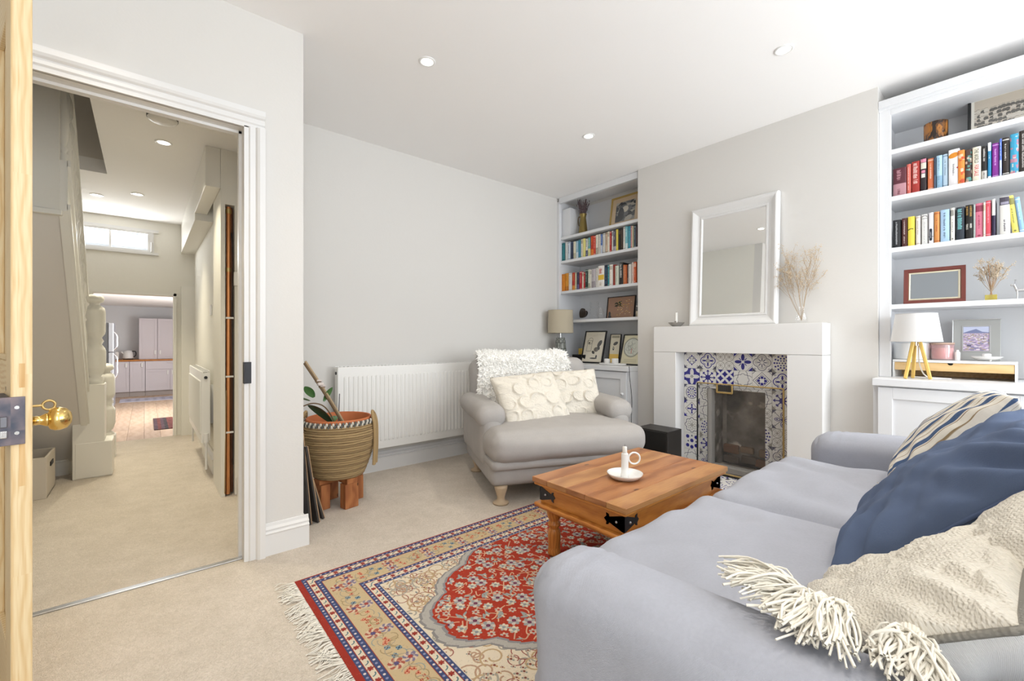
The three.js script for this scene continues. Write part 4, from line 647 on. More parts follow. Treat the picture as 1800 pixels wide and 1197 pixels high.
const BOOKS = {
  LA: [[3.32, 3.278, 0.2, '#2f7f86', '#16242e', 'teal and black'], [3.27, 3.232, 0.205, '#d8d8d4', '#b8c4cc', 'white'], [3.23, 3.196, 0.2, '#c9d3dc', '#2c3f63', 'pale blue'], [3.194, 3.153, 0.197, '#27324d', '#5a6a86', 'dark navy'], [3.15, 3.119, 0.19, '#d9d3bd', '#b3ad93', 'cream'], [3.118, 3.085, 0.192, '#9cc3d6', '#e3ebee', 'light blue'], [3.084, 3.046, 0.195, '#3d87ab', '#3b8a4a', 'blue with a green foot'], [3.044, 3.017, 0.196, '#dcd6c4', '#a39c88', 'ivory'], [3.016, 2.987, 0.197, '#d9cf7a', '#f0ead0', 'pale yellow'], [2.986, 2.954, 0.19, '#e6e2dc', '#333a66', 'white with a navy head'], [2.953, 2.916, 0.195, '#6fa8a8', '#e8d98a', 'sea green'], [2.91, 2.874, 0.205, '#c23a22', '#e58a2a', 'red and orange'], [2.874, 2.846, 0.2, '#c9432e', '#f0ddd2', 'scarlet'], [2.845, 2.817, 0.205, '#dcd5c6', '#9d9485', 'buff'], [2.816, 2.784, 0.206, '#d5cfc2', '#6e6e78', 'stone coloured'], [2.783, 2.763, 0.2, '#4f6ea8', '#e6e6e6', 'cobalt'], [2.762, 2.732, 0.205, '#cfcdc6', '#8a8a8a', 'light grey'], [2.731, 2.699, 0.208, '#d8bda4', '#3c4a3c', 'peach with a dark foot'], [2.698, 2.672, 0.21, '#e2dccb', '#b7ad97', 'off white'], [2.672, 2.652, 0.205, '#b02f28', '#e9d6c8', 'narrow red'], [2.651, 2.634, 0.21, '#d9d9cf', '#777', 'thin white'], [2.634, 2.602, 0.212, '#4c4758', '#c9c4cf', 'slate purple'], [2.601, 2.578, 0.215, '#e3cf56', '#f4edc0', 'bright yellow'], [2.576, 2.549, 0.212, '#1f1b1a', '#5a4a3a', 'black'], [2.547, 2.52, 0.215, '#33261f', '#7d6a52', 'dark brown'], [2.519, 2.493, 0.222, '#e3e0d8', '#8d8a84', 'tall white'], [2.492, 2.463, 0.22, '#7fc0c9', '#e8f0ee', 'turquoise and white'], [2.462, 2.434, 0.218, '#2f93ad', '#bfe0e6', 'turquoise'], [2.432, 2.416, 0.215, '#d7a3a3', '#9b2f38', 'rose pink'], [2.415, 2.401, 0.212, '#e3d9b5', '#8f8567', 'straw coloured'], [2.399, 2.378, 0.21, '#4d6273', '#c6ced3', 'slate blue'], [2.376, 2.354, 0.205, '#3a2f33', '#a77f86', 'dark plum']],
  LB: [[3.317, 3.276, 0.19, '#d9871f', '#c2701a', 'amber'], [3.275, 3.223, 0.195, '#d8922c', '#b66a17', 'thick orange'], [3.218, 3.171, 0.19, '#dedad6', '#a9a39d', 'chalk white'], [3.168, 3.128, 0.19, '#b52f22', '#e0a33a', 'red with a gold stripe'], [3.126, 3.106, 0.185, '#c9c7a4', '#7d7a55', 'pale olive'], [3.105, 3.072, 0.185, '#2b2740', '#6a5f8a', 'dark violet'], [3.071, 3.037, 0.19, '#b3202b', '#e8c7c2', 'crimson'], [3.035, 3.011, 0.18, '#e0d4c0', '#a18f74', 'thin cream'], [3.01, 2.987, 0.175, '#b7282a', '#e6c3b3', 'short red'], [2.986, 2.949, 0.2, '#16382f', '#c9d3c6', 'bottle green'], [2.948, 2.921, 0.195, '#d5d6c4', '#97987f', 'pale sage'], [2.921, 2.902, 0.19, '#e2ddd2', '#b1aa9c', 'narrow ivory'], [2.901, 2.853, 0.195, '#b9b2b4', '#8c8588', 'dove grey'], [2.852, 2.817, 0.2, '#d8d4cd', '#9a948c', 'pale grey'], [2.816, 2.743, 0.215, '#eee9e2', '#e0b93c', 'wide white with a yellow block'], [2.74, 2.697, 0.215, '#15263c', '#6fa3c7', 'midnight blue'], [2.696, 2.678, 0.21, '#2e8a90', '#e7e3dc', 'teal topped'], [2.675, 2.638, 0.21, '#e6e2d8', '#b6b09f', 'plain white'], [2.636, 2.607, 0.205, '#97261f', '#4f7a46', 'brick red'], [2.605, 2.565, 0.19, '#d3d9c9', '#8f9684', 'mint white'], [2.562, 2.518, 0.215, '#1b1918', '#e6e2dc', 'black with white lettering'], [2.517, 2.503, 0.19, '#de8a55', '#f3d9c2', 'thin salmon'], [2.502, 2.473, 0.185, '#c1602e', '#f0c49a', 'rust orange'], [2.472, 2.456, 0.18, '#3c2a2a', '#8a6a5f', 'short dark'], [2.455, 2.424, 0.185, '#ebe6df', '#99948c', 'short white'], [2.42, 2.399, 0.2, '#efe3da', '#d0552c', 'white with orange spots'], [2.397, 2.369, 0.2, '#d9643a', '#f1cdb8', 'coral'], [2.364, 2.348, 0.215, '#c9d6cf', '#9cb0a8', 'pale mint']],
  RA: [[0.544, 0.483, 0.172, '#5a2530', '#c99aa0', 'wine red'], [0.483, 0.462, 0.185, '#d2685c', '#f0cfc5', 'salmon red'], [0.46, 0.423, 0.192, '#a8332c', '#f0ddd6', 'bold red with white lettering'], [0.421, 0.393, 0.2, '#2a1f24', '#e48fa8', 'black with pink labels'], [0.39, 0.362, 0.188, '#e07a4e', '#f6e3d3', 'orange'], [0.362, 0.354, 0.185, '#2b3a4e', '#51657e', 'thin navy'], [0.353, 0.328, 0.192, '#a9cbe0', '#7fa3bd', 'sky blue'], [0.327, 0.305, 0.194, '#b9cfdf', '#6f8397', 'powder blue'], [0.303, 0.258, 0.208, '#e9e6e6', '#d98a24', 'white with an orange blot'], [0.265, 0.238, 0.192, '#e08a3c', '#c9452e', 'orange and red patterned'], [0.238, 0.21, 0.19, '#4a3a36', '#5fb0a8', 'dark with teal stripes'], [0.209, 0.176, 0.192, '#e6e0cc', '#c6404a', 'cream'], [0.175, 0.153, 0.188, '#1d1a19', '#e8e4de', 'slim black'], [0.152, 0.138, 0.2, '#2a86b5', '#f2f2f0', 'blue with white ends'], [0.136, 0.109, 0.19, '#8a2f9a', '#e2b9ea', 'bright purple'], [0.108, 0.101, 0.205, '#5a78d0', '#dfe6fa', 'thin royal blue'], [0.099, 0.074, 0.205, '#2a211d', '#efece6', 'dark chocolate'], [0.072, 0.041, 0.215, '#3a9cc0', '#e07a86', 'blue and pink patterned'], [0.04, 0.012, 0.222, '#2e2824', '#e6e2dc', 'tall dark']],
  RB: [[0.545, 0.507, 0.172, '#26272a', '#c9c9c9', 'charcoal'], [0.504, 0.477, 0.175, '#4a1f1c', '#e0d8d0', 'dark maroon'], [0.476, 0.445, 0.178, '#e8d34e', '#3a2a14', 'canary yellow'], [0.441, 0.42, 0.175, '#e2dad2', '#b09c90', 'shell white'], [0.416, 0.388, 0.18, '#e4e3e0', '#4a4a4a', 'white with a moustache mark'], [0.385, 0.364, 0.182, '#ebe8ec', '#1a2030', 'white with a black tag'], [0.362, 0.339, 0.182, '#d08a4a', '#a04a2a', 'tan and orange'], [0.337, 0.298, 0.187, '#a9c9e6', '#4a5a6a', 'wide pale blue'], [0.295, 0.277, 0.19, '#e6e3da', '#8a8780', 'ivory white'], [0.273, 0.239, 0.188, '#28303a', '#7fd0cf', 'dark slate with teal lettering'], [0.236, 0.206, 0.192, '#161412', '#c08a2e', 'black with gold lettering'], [0.205, 0.198, 0.188, '#aab2ae', '#5c6a66', 'thin grey'], [0.198, 0.167, 0.192, '#d97a92', '#8a2f4a', 'rose'], [0.166, 0.161, 0.19, '#eadfce', '#b9a88f', 'thin cream'], [0.159, 0.138, 0.198, '#d4505f', '#f0a9b4', 'raspberry'], [0.137, 0.122, 0.2, '#241a3a', '#e4e2dd', 'half white half violet'], [0.109, 0.069, 0.205, '#dedcd6', '#4a4552', 'wide white with a dark picture'], [0.063, 0.039, 0.205, '#e6d96a', '#7a7a4a', 'leaning yellow'], [0.038, 0.019, 0.19, '#8fb8dc', '#dfeaf4', 'leaning blue']],
};
// mitred rectangular frame in the xy plane, profile [[inset, projection], ...]
function rectFrame(w, h, prof, s = 0.5) {
  const pos = [], uv = [], C = (i) => [[-w / 2 + i, -h / 2 + i], [w / 2 - i, -h / 2 + i], [w / 2 - i, h / 2 - i], [-w / 2 + i, h / 2 - i]];
  for (let k = 0; k + 1 < prof.length; k++) { const a = C(prof[k][0]), b = C(prof[k + 1][0]); for (let e = 0; e < 4; e++) { const f = (e + 1) % 4, P = [[...a[e], prof[k][1]], [...a[f], prof[k][1]], [...b[f], prof[k + 1][1]], [...b[e], prof[k + 1][1]]]; for (const q of [0, 1, 2, 0, 2, 3]) { pos.push(...P[q]); uv.push(e % 2 ? P[q][0] / s : P[q][1] / s, e % 2 ? P[q][1] / s : P[q][0] / s); } } }
  const g = new THREE.BufferGeometry(); g.setAttribute('position', new THREE.Float32BufferAttribute(pos, 3)); g.setAttribute('uv', new THREE.Float32BufferAttribute(uv, 2)); g.computeVertexNormals(); return g;
}
const cellPlane = (w, h, [u0, v0, u1, v1]) => { const g = new THREE.PlaneGeometry(w, h), a = g.attributes.uv; for (let i = 0; i < a.count; i++) a.setXY(i, u0 + (u1 - u0) * a.getX(i), v0 + (v1 - v0) * a.getY(i)); return g; };

// ---------- fireplace ----------
{
  const g = thing('fire_surround', 'plain white square-edged fireplace surround with a deep mantel', 'fireplace', 0, 0, 0);
  mk('mantel', bb(3.25, XC - 0.002, 0.937, 1.143, 0.84, 2.027, 0.003), M.trim, g);
  mk('pilaster', bb(3.25, XC - 0.002, 0, 0.9355, 1.83, 2.027, 0.003), M.trim, g);
  mk('pilaster', bb(3.25, XC - 0.002, 0, 0.9355, 0.84, 1.04, 0.003), M.trim, g);
}
T.tiles = canvasTex(1024, 1024, (c) => {
  const N = '#2d2a86', K = '#4d4d63', G = '#9b978f', S = 256;
  const cell = (i, fn) => { c.save(); c.translate((i % 4) * S + S / 2, Math.floor(i / 4) * S + S / 2); c.beginPath(); c.rect(-S / 2, -S / 2, S, S); c.clip(); c.fillStyle = '#e9e7e3'; c.fillRect(-S / 2, -S / 2, S, S); fn(); c.restore(); };
  const r4 = (fn, n = 4, o = 0) => { for (let i = 0; i < n; i++) { c.save(); c.rotate(o + i / n * Math.PI * 2); fn(i); c.restore(); } };
  const el = (x, y, a, b, f, st, lw = 4) => { c.beginPath(); c.ellipse(x, y, a, b, 0, 0, 7); if (f) { c.fillStyle = f; c.fill(); } if (st) { c.strokeStyle = st; c.lineWidth = lw; c.stroke(); } };
  const star = (R0, r0, n, f, st, lw = 4) => { c.beginPath(); for (let i = 0; i < n * 2; i++) { const a = i * Math.PI / n, R1 = i % 2 ? r0 : R0; c.lineTo(Math.cos(a) * R1, Math.sin(a) * R1); } c.closePath(); if (f) { c.fillStyle = f; c.fill(); } if (st) { c.strokeStyle = st; c.lineWidth = lw; c.stroke(); } };
  const corner = (f) => r4(() => { c.fillStyle = f; c.beginPath(); c.moveTo(128, 128); c.lineTo(128, 66); c.quadraticCurveTo(110, 100, 66, 128); c.fill(); el(92, 92, 10, 10, null, f, 5); });
  const quat = (s, f, st, lw) => { c.beginPath(); for (let i = 0; i <= 80; i++) { const a = i / 80 * 6.2832, R0 = s * (0.72 + 0.28 * Math.abs(Math.cos(2 * a))); c.lineTo(Math.cos(a) * R0, Math.sin(a) * R0); } if (f) { c.fillStyle = f; c.fill(); } c.strokeStyle = st; c.lineWidth = lw; c.stroke(); };
  cell(0, () => { corner(K); r4(() => { el(66, 0, 16, 12, N); el(50, 26, 9, 9, N); el(50, -26, 9, 9, N); }); r4(() => el(38, 0, 26, 5, K), 4, Math.PI / 4); });
  cell(1, () => { corner(K); quat(112, null, N, 12); quat(86, null, K, 4); r4(() => el(54, 0, 30, 13, N)); star(34, 18, 8, '#c9c7c4', K, 4); });
  cell(2, () => { for (const x of [-64, 64]) for (const y of [-64, 64]) { c.save(); c.translate(x, y); el(0, 0, 62, 62, null, G, 5); r4(() => el(34, 0, 32, 10, null, G, 4), 4, Math.PI / 4); star(16, 8, 4, G); c.restore(); } });
  cell(3, () => { r4(() => { c.fillStyle = N; c.beginPath(); c.moveTo(128, 128); c.lineTo(128, 70); c.lineTo(70, 128); c.fill(); c.strokeStyle = K; c.lineWidth = 4; c.beginPath(); c.moveTo(128, 50); c.lineTo(50, 128); c.stroke(); el(66, 0, 48, 24, N); }); r4(() => el(52, 0, 26, 6, N), 4, Math.PI / 4); });
  cell(4, () => { corner(K); quat(114, '#dedbd6', K, 8); quat(88, null, G, 5); r4(() => el(40, 0, 22, 6, K), 8); r4(() => el(66, 0, 10, 10, null, K, 4)); });
  cell(5, () => { r4(() => el(98, 0, 12, 12, N), 12); r4(() => el(66, 0, 11, 11, N), 10); r4(() => el(36, 0, 9, 9, N), 6); el(0, 0, 10, 10, K); corner(G); });
  cell(6, () => { c.fillStyle = N; c.fillRect(-128, -128, 256, 256); r4(() => { el(128, 128, 66, 66, '#e9e7e3'); }); r4(() => { el(60, 0, 62, 30, '#e9e7e3'); el(60, 0, 40, 12, null, G, 3); }); star(24, 12, 8, '#bdbab4', K, 4); });
  cell(7, () => { corner(G); star(56, 36, 8, N); r4(() => { c.fillStyle = N; c.fillRect(40, -7, 74, 14); c.beginPath(); c.moveTo(120, 0); c.lineTo(88, 26); c.lineTo(88, -26); c.fill(); }); r4(() => { c.fillStyle = N; c.fillRect(30, -6, 66, 12); el(92, 0, 14, 20, N); }, 4, Math.PI / 4); });
  cell(8, () => { c.fillStyle = N; c.fillRect(-128, -128, 256, 256); for (const x of [-128, 0, 128]) for (const y of [-128, 0, 128]) { c.save(); c.translate(x, y); r4(() => el(46, 0, 44, 17, '#e9e7e3'), 4, Math.PI / 4); c.restore(); } });
  cell(9, () => { for (const x of [-128, 128, 0]) for (const y of [-128, 128, 0]) if ((x === 0) === (y === 0)) { c.save(); c.translate(x, y); c.beginPath(); for (let i = 0; i <= 96; i++) { const a = i / 96 * 6.2832, R0 = 74 + 13 * Math.abs(Math.cos(4 * a)); c.lineTo(Math.cos(a) * R0, Math.sin(a) * R0); } c.strokeStyle = K; c.lineWidth = 6; c.stroke(); c.restore(); } });
  cell(10, () => { c.strokeStyle = K; c.lineWidth = 6; for (const s of [118, 86]) { c.save(); c.rotate(Math.PI / 4); c.strokeRect(-s * 0.71, -s * 0.71, s * 1.42, s * 1.42); c.restore(); } r4(() => { el(46, 0, 20, 20, N); el(34, 34, 12, 12, N); c.beginPath(); c.moveTo(128, 90); c.lineTo(90, 128); c.stroke(); }); el(0, 0, 18, 18, '#e9e7e3'); });
  cell(11, () => { corner(K); el(0, 0, 96, 96, null, K, 7); el(0, 0, 84, 84, null, N, 5); r4(() => el(60, 0, 15, 11, N), 10); r4(() => el(34, 0, 11, 6, K), 8); el(0, 0, 15, 15, null, N, 5); });
  cell(12, () => { corner(N); c.save(); c.rotate(Math.PI / 4); c.strokeStyle = K; c.lineWidth = 6; c.strokeRect(-74, -74, 148, 148); c.restore(); r4(() => { c.fillStyle = N; c.fillRect(24, -10, 44, 20); el(66, 0, 9, 17, N); }); el(0, 0, 24, 24, N); el(0, 0, 9, 9, '#e9e7e3'); });
  cell(13, () => { c.beginPath(); for (let i = 0; i <= 96; i++) { const a = i / 96 * 6.2832, R0 = 92 + 22 * Math.abs(Math.cos(4 * a)); c.lineTo(Math.cos(a) * R0, Math.sin(a) * R0); } c.strokeStyle = K; c.lineWidth = 9; c.stroke(); r4(() => el(44, 0, 36, 15, null, G, 5), 8); el(0, 0, 14, 14, null, G, 5); });
  cell(14, () => { for (const [x, y] of [[-70, -70], [70, -70], [0, -10], [-70, 70], [70, 60], [0, 90]]) { c.save(); c.translate(x, y); star(34, 24, 9, N); c.restore(); } for (const [x, y] of [[0, -90], [-60, 0], [70, -4]]) { c.fillStyle = K; c.beginPath(); c.moveTo(x, y - 16); c.lineTo(x + 16, y + 14); c.lineTo(x - 16, y + 14); c.fill(); } });
  cell(15, () => { corner(K); r4(() => { c.strokeStyle = K; c.lineWidth = 6; c.beginPath(); c.moveTo(0, 0); c.lineTo(90, 90); c.stroke(); el(62, 0, 34, 20, null, N, 8); el(66, 0, 14, 8, N); }); star(28, 14, 4, N); });
});
M.tile = std('#ffffff', 0.22, { map: T.tiles });
function tileGeo(w, h, t, [fu0, fv0, fu1, fv1], design) { // face towards local +z
  const g = clean(new THREE.BoxGeometry(w, h, t)), uv = g.attributes.uv, n = g.attributes.normal, p = g.attributes.position, cu = (design % 4) / 4, cv = 1 - (Math.floor(design / 4) + 1) / 4;
  for (let i = 0; i < uv.count; i++) { const a = n.getZ(i) > 0.5 ? fu0 + (fu1 - fu0) * (p.getX(i) / w + 0.5) : 0.01, b = n.getZ(i) > 0.5 ? fv0 + (fv1 - fv0) * (p.getY(i) / h + 0.5) : 0.5; uv.setXY(i, cu + (0.006 + a * 0.988) / 4, cv + (0.006 + b * 0.988) / 4); }
  return g;
}
{
  const P = 0.131, g = thing('fireplace_tiles', 'blue and white patterned tile panel round the fire opening', 'tiles', 0, 0, 0);
  mk('grout', merge(bb(3.392, XC - 0.001, 0, FO.y, FO.b1, 1.83), bb(3.392, XC - 0.001, 0, FO.y, 1.04, FO.b0), bb(3.392, XC - 0.001, FO.y, 0.937, 1.04, 1.83)), std([0.62, 0.61, 0.58], 0.9), g);
  const known = [[0, 1, 2, 3, 4, 5, 9], [6, 7, 8, 9, 10, 1, 2], [11, 13, 4, 2, 9, 7, 2], [12, 9, 3, 0, 2, 15, 2], [13, 5, 1, 8, 5, 2, 13], [14, 7, 6, 3, 11, 4, 1], [9, 15, 0, 2, 5, 12, 3], [3, 4, 8, 1, 7, 9, 6]];
  const put = (b0, b1, y0, y1, cb0, cy1, d) => { // b0 > b1 : left to right
    const w = b0 - b1 - 0.0016, h = y1 - y0 - 0.0016; if (w < 0.006 || h < 0.006) return;
    const m = mk('tile', tileGeo(w, h, 0.008, [(cb0 - b0) / P, 1 - (cy1 - y0) / P, (cb0 - b1) / P, 1 - (cy1 - y1) / P], d), M.tile, g);
    m.rotation.y = -Math.PI / 2; m.position.set(3.388, (y0 + y1) / 2, -(b0 + b1) / 2);
  };
  for (let r = 0; r < 8; r++) for (let k = 0; k < 7; k++) {
    const cb0 = 1.83 - k * P, b1 = Math.max(1.04, cb0 - P), cy1 = 0.937 - r * P, y0 = Math.max(0.016, cy1 - P), d = known[r][k];
    if (cb0 <= 1.045 || cy1 < 0.03) continue;
    if (y0 >= FO.y || b1 >= FO.b1 || cb0 <= FO.b0) { put(cb0, b1, y0, cy1, cb0, cy1, d); continue; }
    if (cy1 > FO.y) put(cb0, b1, FO.y, cy1, cb0, cy1, d);
    const yt = Math.min(cy1, FO.y);
    if (cb0 > FO.b1) put(cb0, FO.b1, y0, yt, cb0, cy1, d);
    if (b1 < FO.b0) put(FO.b0, b1, y0, yt, cb0, cy1, d);
  }
  const hth = thing('hearth', 'patterned tile hearth in front of the fireplace', 'hearth', 0, 0, 0);
  mk('hearth_slab', bb(2.93, 3.386, 0, 0.012, 1.045, 1.825), std([0.05, 0.05, 0.055], 0.6), hth);
  for (let i = 0; i < 3; i++) for (let k = 0; k < 6; k++) { const m = mk('tile', tileGeo(0.128, 0.128, 0.006, [0, 0, 1, 1], (i * 5 + k * 3 + 2) % 16), M.tile, hth); m.rotation.x = -Math.PI / 2; m.position.set(3.32 - i * 0.13, 0.015, -(1.76 - k * 0.13)); }
}
{ // fire screen
  const g = thing('fire_screen', 'slim brass and black fire screen with a handle before the opening', 'fire screen', 3.30, 0.018, -1.375), h = 0.685, w = 0.60;
  const bar = (a, b, r, m, n = 'frame_bar') => mk(n, rod(a, b, r, r, 10), m, g);
  bar([0, 0, -w / 2], [0, h, -w / 2], 0.006, M.black); bar([0, 0, w / 2], [0, h, w / 2], 0.0065, M.oldBrass); bar([0, h, -w / 2], [0, h, w / 2], 0.005, M.oldBrass); bar([0, 0.02, -w / 2], [0, 0.02, w / 2], 0.005, M.oldBrass);
  const hd = mk('handle', merge(cb(0.012, 0.014, 0.115, -0.006, h - 0.062, -0.09, 0.004), cb(0.012, 0.06, 0.012, -0.006, h - 0.034, -0.145, 0.003), cb(0.012, 0.06, 0.012, -0.006, h - 0.034, -0.035, 0.003)), M.oldBrass, g);
  mk('handle_plate', cb(0.004, 0.045, 0.1, 0.002, h - 0.03, -0.09), M.black, g);
  const wires = []; for (let i = 1; i < 100; i++) wires.push(cb(0.0005, h - 0.03, 0.00055, 0, h / 2 + 0.01, -w / 2 + w * i / 100)); for (let i = 1; i < 112; i++) wires.push(cb(0.0005, 0.00055, w, 0.0006, 0.02 + (h - 0.02) * i / 112, 0));
  const ms = mk('mesh', merge(wires), std([0.22, 0.21, 0.2], 0.5, { metalness: 0.5 }), g); ms.userData = { kind: 'stuff', label: 'fine wire mesh' };
  for (const s of [-1, 1]) mk('foot', cb(0.12, 0.01, 0.02, 0, 0.005, s * (w / 2 - 0.03), 0.003), M.oldBrass, g);
}
{ // black subwoofer box
  const g = thing('subwoofer', 'black box speaker on the floor left of the fireplace', 'speaker', 3.06, 0, -1.865);
  mk('cabinet', buv(cb(0.20, 0.345, 0.27, 0, 0.1785, 0, 0.004)), std([0.022, 0.019, 0.017], 0.45), g);
  mk('front_panel', cb(0.006, 0.325, 0.25, -0.102, 0.1785, 0, 0.002), std([0.012, 0.011, 0.01], 0.3), g);
  mk('badge', new THREE.TorusGeometry(0.02, 0.0025, 6, 24).translate(0.045, 0.10, 0.136), std([0.45, 0.45, 0.45], 0.4), g);
  for (const x of [-0.08, 0.08]) for (const z of [-0.11, 0.11]) mk('foot', new THREE.CylinderGeometry(0.012, 0.012, 0.008, 10).translate(x, 0.004, z), M.black, g);
}
{ // mirror leaning on the chimney breast
  const w = 0.638, h = 0.935, g = thing('mirror', 'white framed rectangular mirror leaning on the mantel', 'mirror', 3.365, 1.1435, -1.45); g.rotation.order = 'YXZ'; g.rotation.set(-0.045, -Math.PI / 2 - 0.0145, 0);
  const f = rectFrame(w, h, [[0, -0.012], [0, 0.02], [0.006, 0.028], [0.016, 0.031], [0.028, 0.026], [0.05, 0.012], [0.068, 0.006], [0.072, 0.012], [0.08, 0.013], [0.086, 0.008], [0.088, 0.0]]).translate(0, h / 2, 0);
  mk('frame', f, M.trim, g); mk('frame_back', cb(w, h, 0.004, 0, h / 2, -0.012), M.trim, g);
  mk('mirror_glass', cb(w - 0.17, h - 0.17, 0.003, 0, h / 2, 0.0), std([0.90, 0.91, 0.90], 0.01, { metalness: 1 }), g);
}

// ---------- bookcases and cupboards ----------
function bookcase(name, label, b0, b1, tops, shelfX, topY, stile) {
  const g = thing(name, label, 'bookcase', 0, 0, 0);
  mk('back_panel', bb(XA - 0.012, XA - 0.001, 0.812, topY, b0 + 0.001, b1 - 0.001), M.joinery, g);
  tops.forEach((y) => mk('shelf', bb(shelfX, XA - 0.012, y - 0.028, y, b0 + 0.02, b1 - 0.02, 0.002), M.joinery, g));
  mk('side_panel', bb(shelfX, XA - 0.012, 0.812, topY, b0 + 0.001, b0 + 0.02), M.joinery, g); mk('side_panel', bb(shelfX, XA - 0.012, 0.812, topY, b1 - 0.02, b1 - 0.001), M.joinery, g);
  return g;
}
const LS = [2.153, 1.895, 1.565, 1.25], RS = [2.188, 1.904, 1.592, 1.248];
{
  const g = bookcase('bookcase', 'built-in white bookcase in the far alcove', 2.294, WB, LS, 3.47, 2.54);
  mk('stile', bb(3.445, 3.472, 0.7955, 2.54, 3.30, WB - 0.001, 0.002), M.joinery, g);
  mk('stile', bb(3.445, 3.472, 0.7955, 2.54, 2.295, 2.312, 0.002), M.joinery, g);
  mk('top_rail', bb(3.44, 3.47, 2.515, H - 0.002, 2.312, 3.30, 0.002), M.joinery, g);
  mk('pipe_boxing', bb(3.50, XA - 0.013, 2.154, 2.46, 3.19, 3.31, 0.003), M.joinery, g);
  const r = bookcase('bookcase', 'built-in white bookcase in the right alcove', -0.459, 0.6, RS, 3.47, 2.44);
  mk('stile', bb(3.44, 3.475, 0.8105, 2.43, 0.545, 0.599, 0.003), M.joinery, r); mk('stile', bb(3.44, 3.475, 0.8105, 2.43, -0.458, -0.405, 0.003), M.joinery, r);
  mk('top_rail', bb(3.44, 3.475, 2.39, 2.44, -0.40, 0.545, 0.002), M.joinery, r);
  mk('top_panel', bb(3.475, XA - 0.012, 2.40, 2.44, -0.44, 0.58), M.joinery, r);
  mk('cornice', merge(bb(3.42, XA - 0.012, 2.44, 2.485, -0.459, 0.5995, 0.004), bb(3.43, 3.47, 2.425, 2.442, -0.459, 0.5993, 0.003)), M.joinery, r);
}
function cupboard(label, x0, b0, b1, y, doors, gap) {
  const g = thing('cupboard', label, 'cupboard', 0, 0, 0);
  mk('body', bb(x0 + 0.035, XA - 0.001, 0, y - 0.043, b0 + 0.001, b1 - 0.001), M.joinery, g);
  mk('counter_top', bb(x0, XA - 0.001, y - 0.042, y, b0 + 0.0005, b1 - 0.0005, 0.004), M.joinery, g);
  for (const [a, b] of doors) {
    const d = mk('door', merge(bb(x0 + 0.025, x0 + 0.034, 0.1, y - 0.05, a, b), bb(x0 + 0.015, x0 + 0.03, 0.1, y - 0.05, a, a + 0.065, 0.002), bb(x0 + 0.015, x0 + 0.03, 0.1, y - 0.05, b - 0.065, b, 0.002), bb(x0 + 0.015, x0 + 0.03, y - 0.115, y - 0.05, a + 0.065, b - 0.065, 0.002), bb(x0 + 0.015, x0 + 0.03, 0.1, 0.165, a + 0.065, b - 0.065, 0.002)), M.joinery, g);
    mk('knob', new THREE.SphereGeometry(0.013, 14, 10).translate(x0 + 0.002, 0.55, -(a + 0.035)), M.joinery, d);
  }
  mk('plinth', bb(x0 + 0.05, x0 + 0.06, 0, 0.1, b0 + 0.002, b1 - 0.002), M.joinery, g);
  return g;
}
cupboard('built-in white cupboard behind the armchair in the far alcove', 3.265, 2.294, WB, 0.795, [[2.32, 2.82], [2.824, 3.31]]);
cupboard('built-in white cupboard behind the sofa in the right alcove', 3.255, -0.459, 0.6, 0.81, [[0.105, 0.575], [-0.40, 0.10]]);

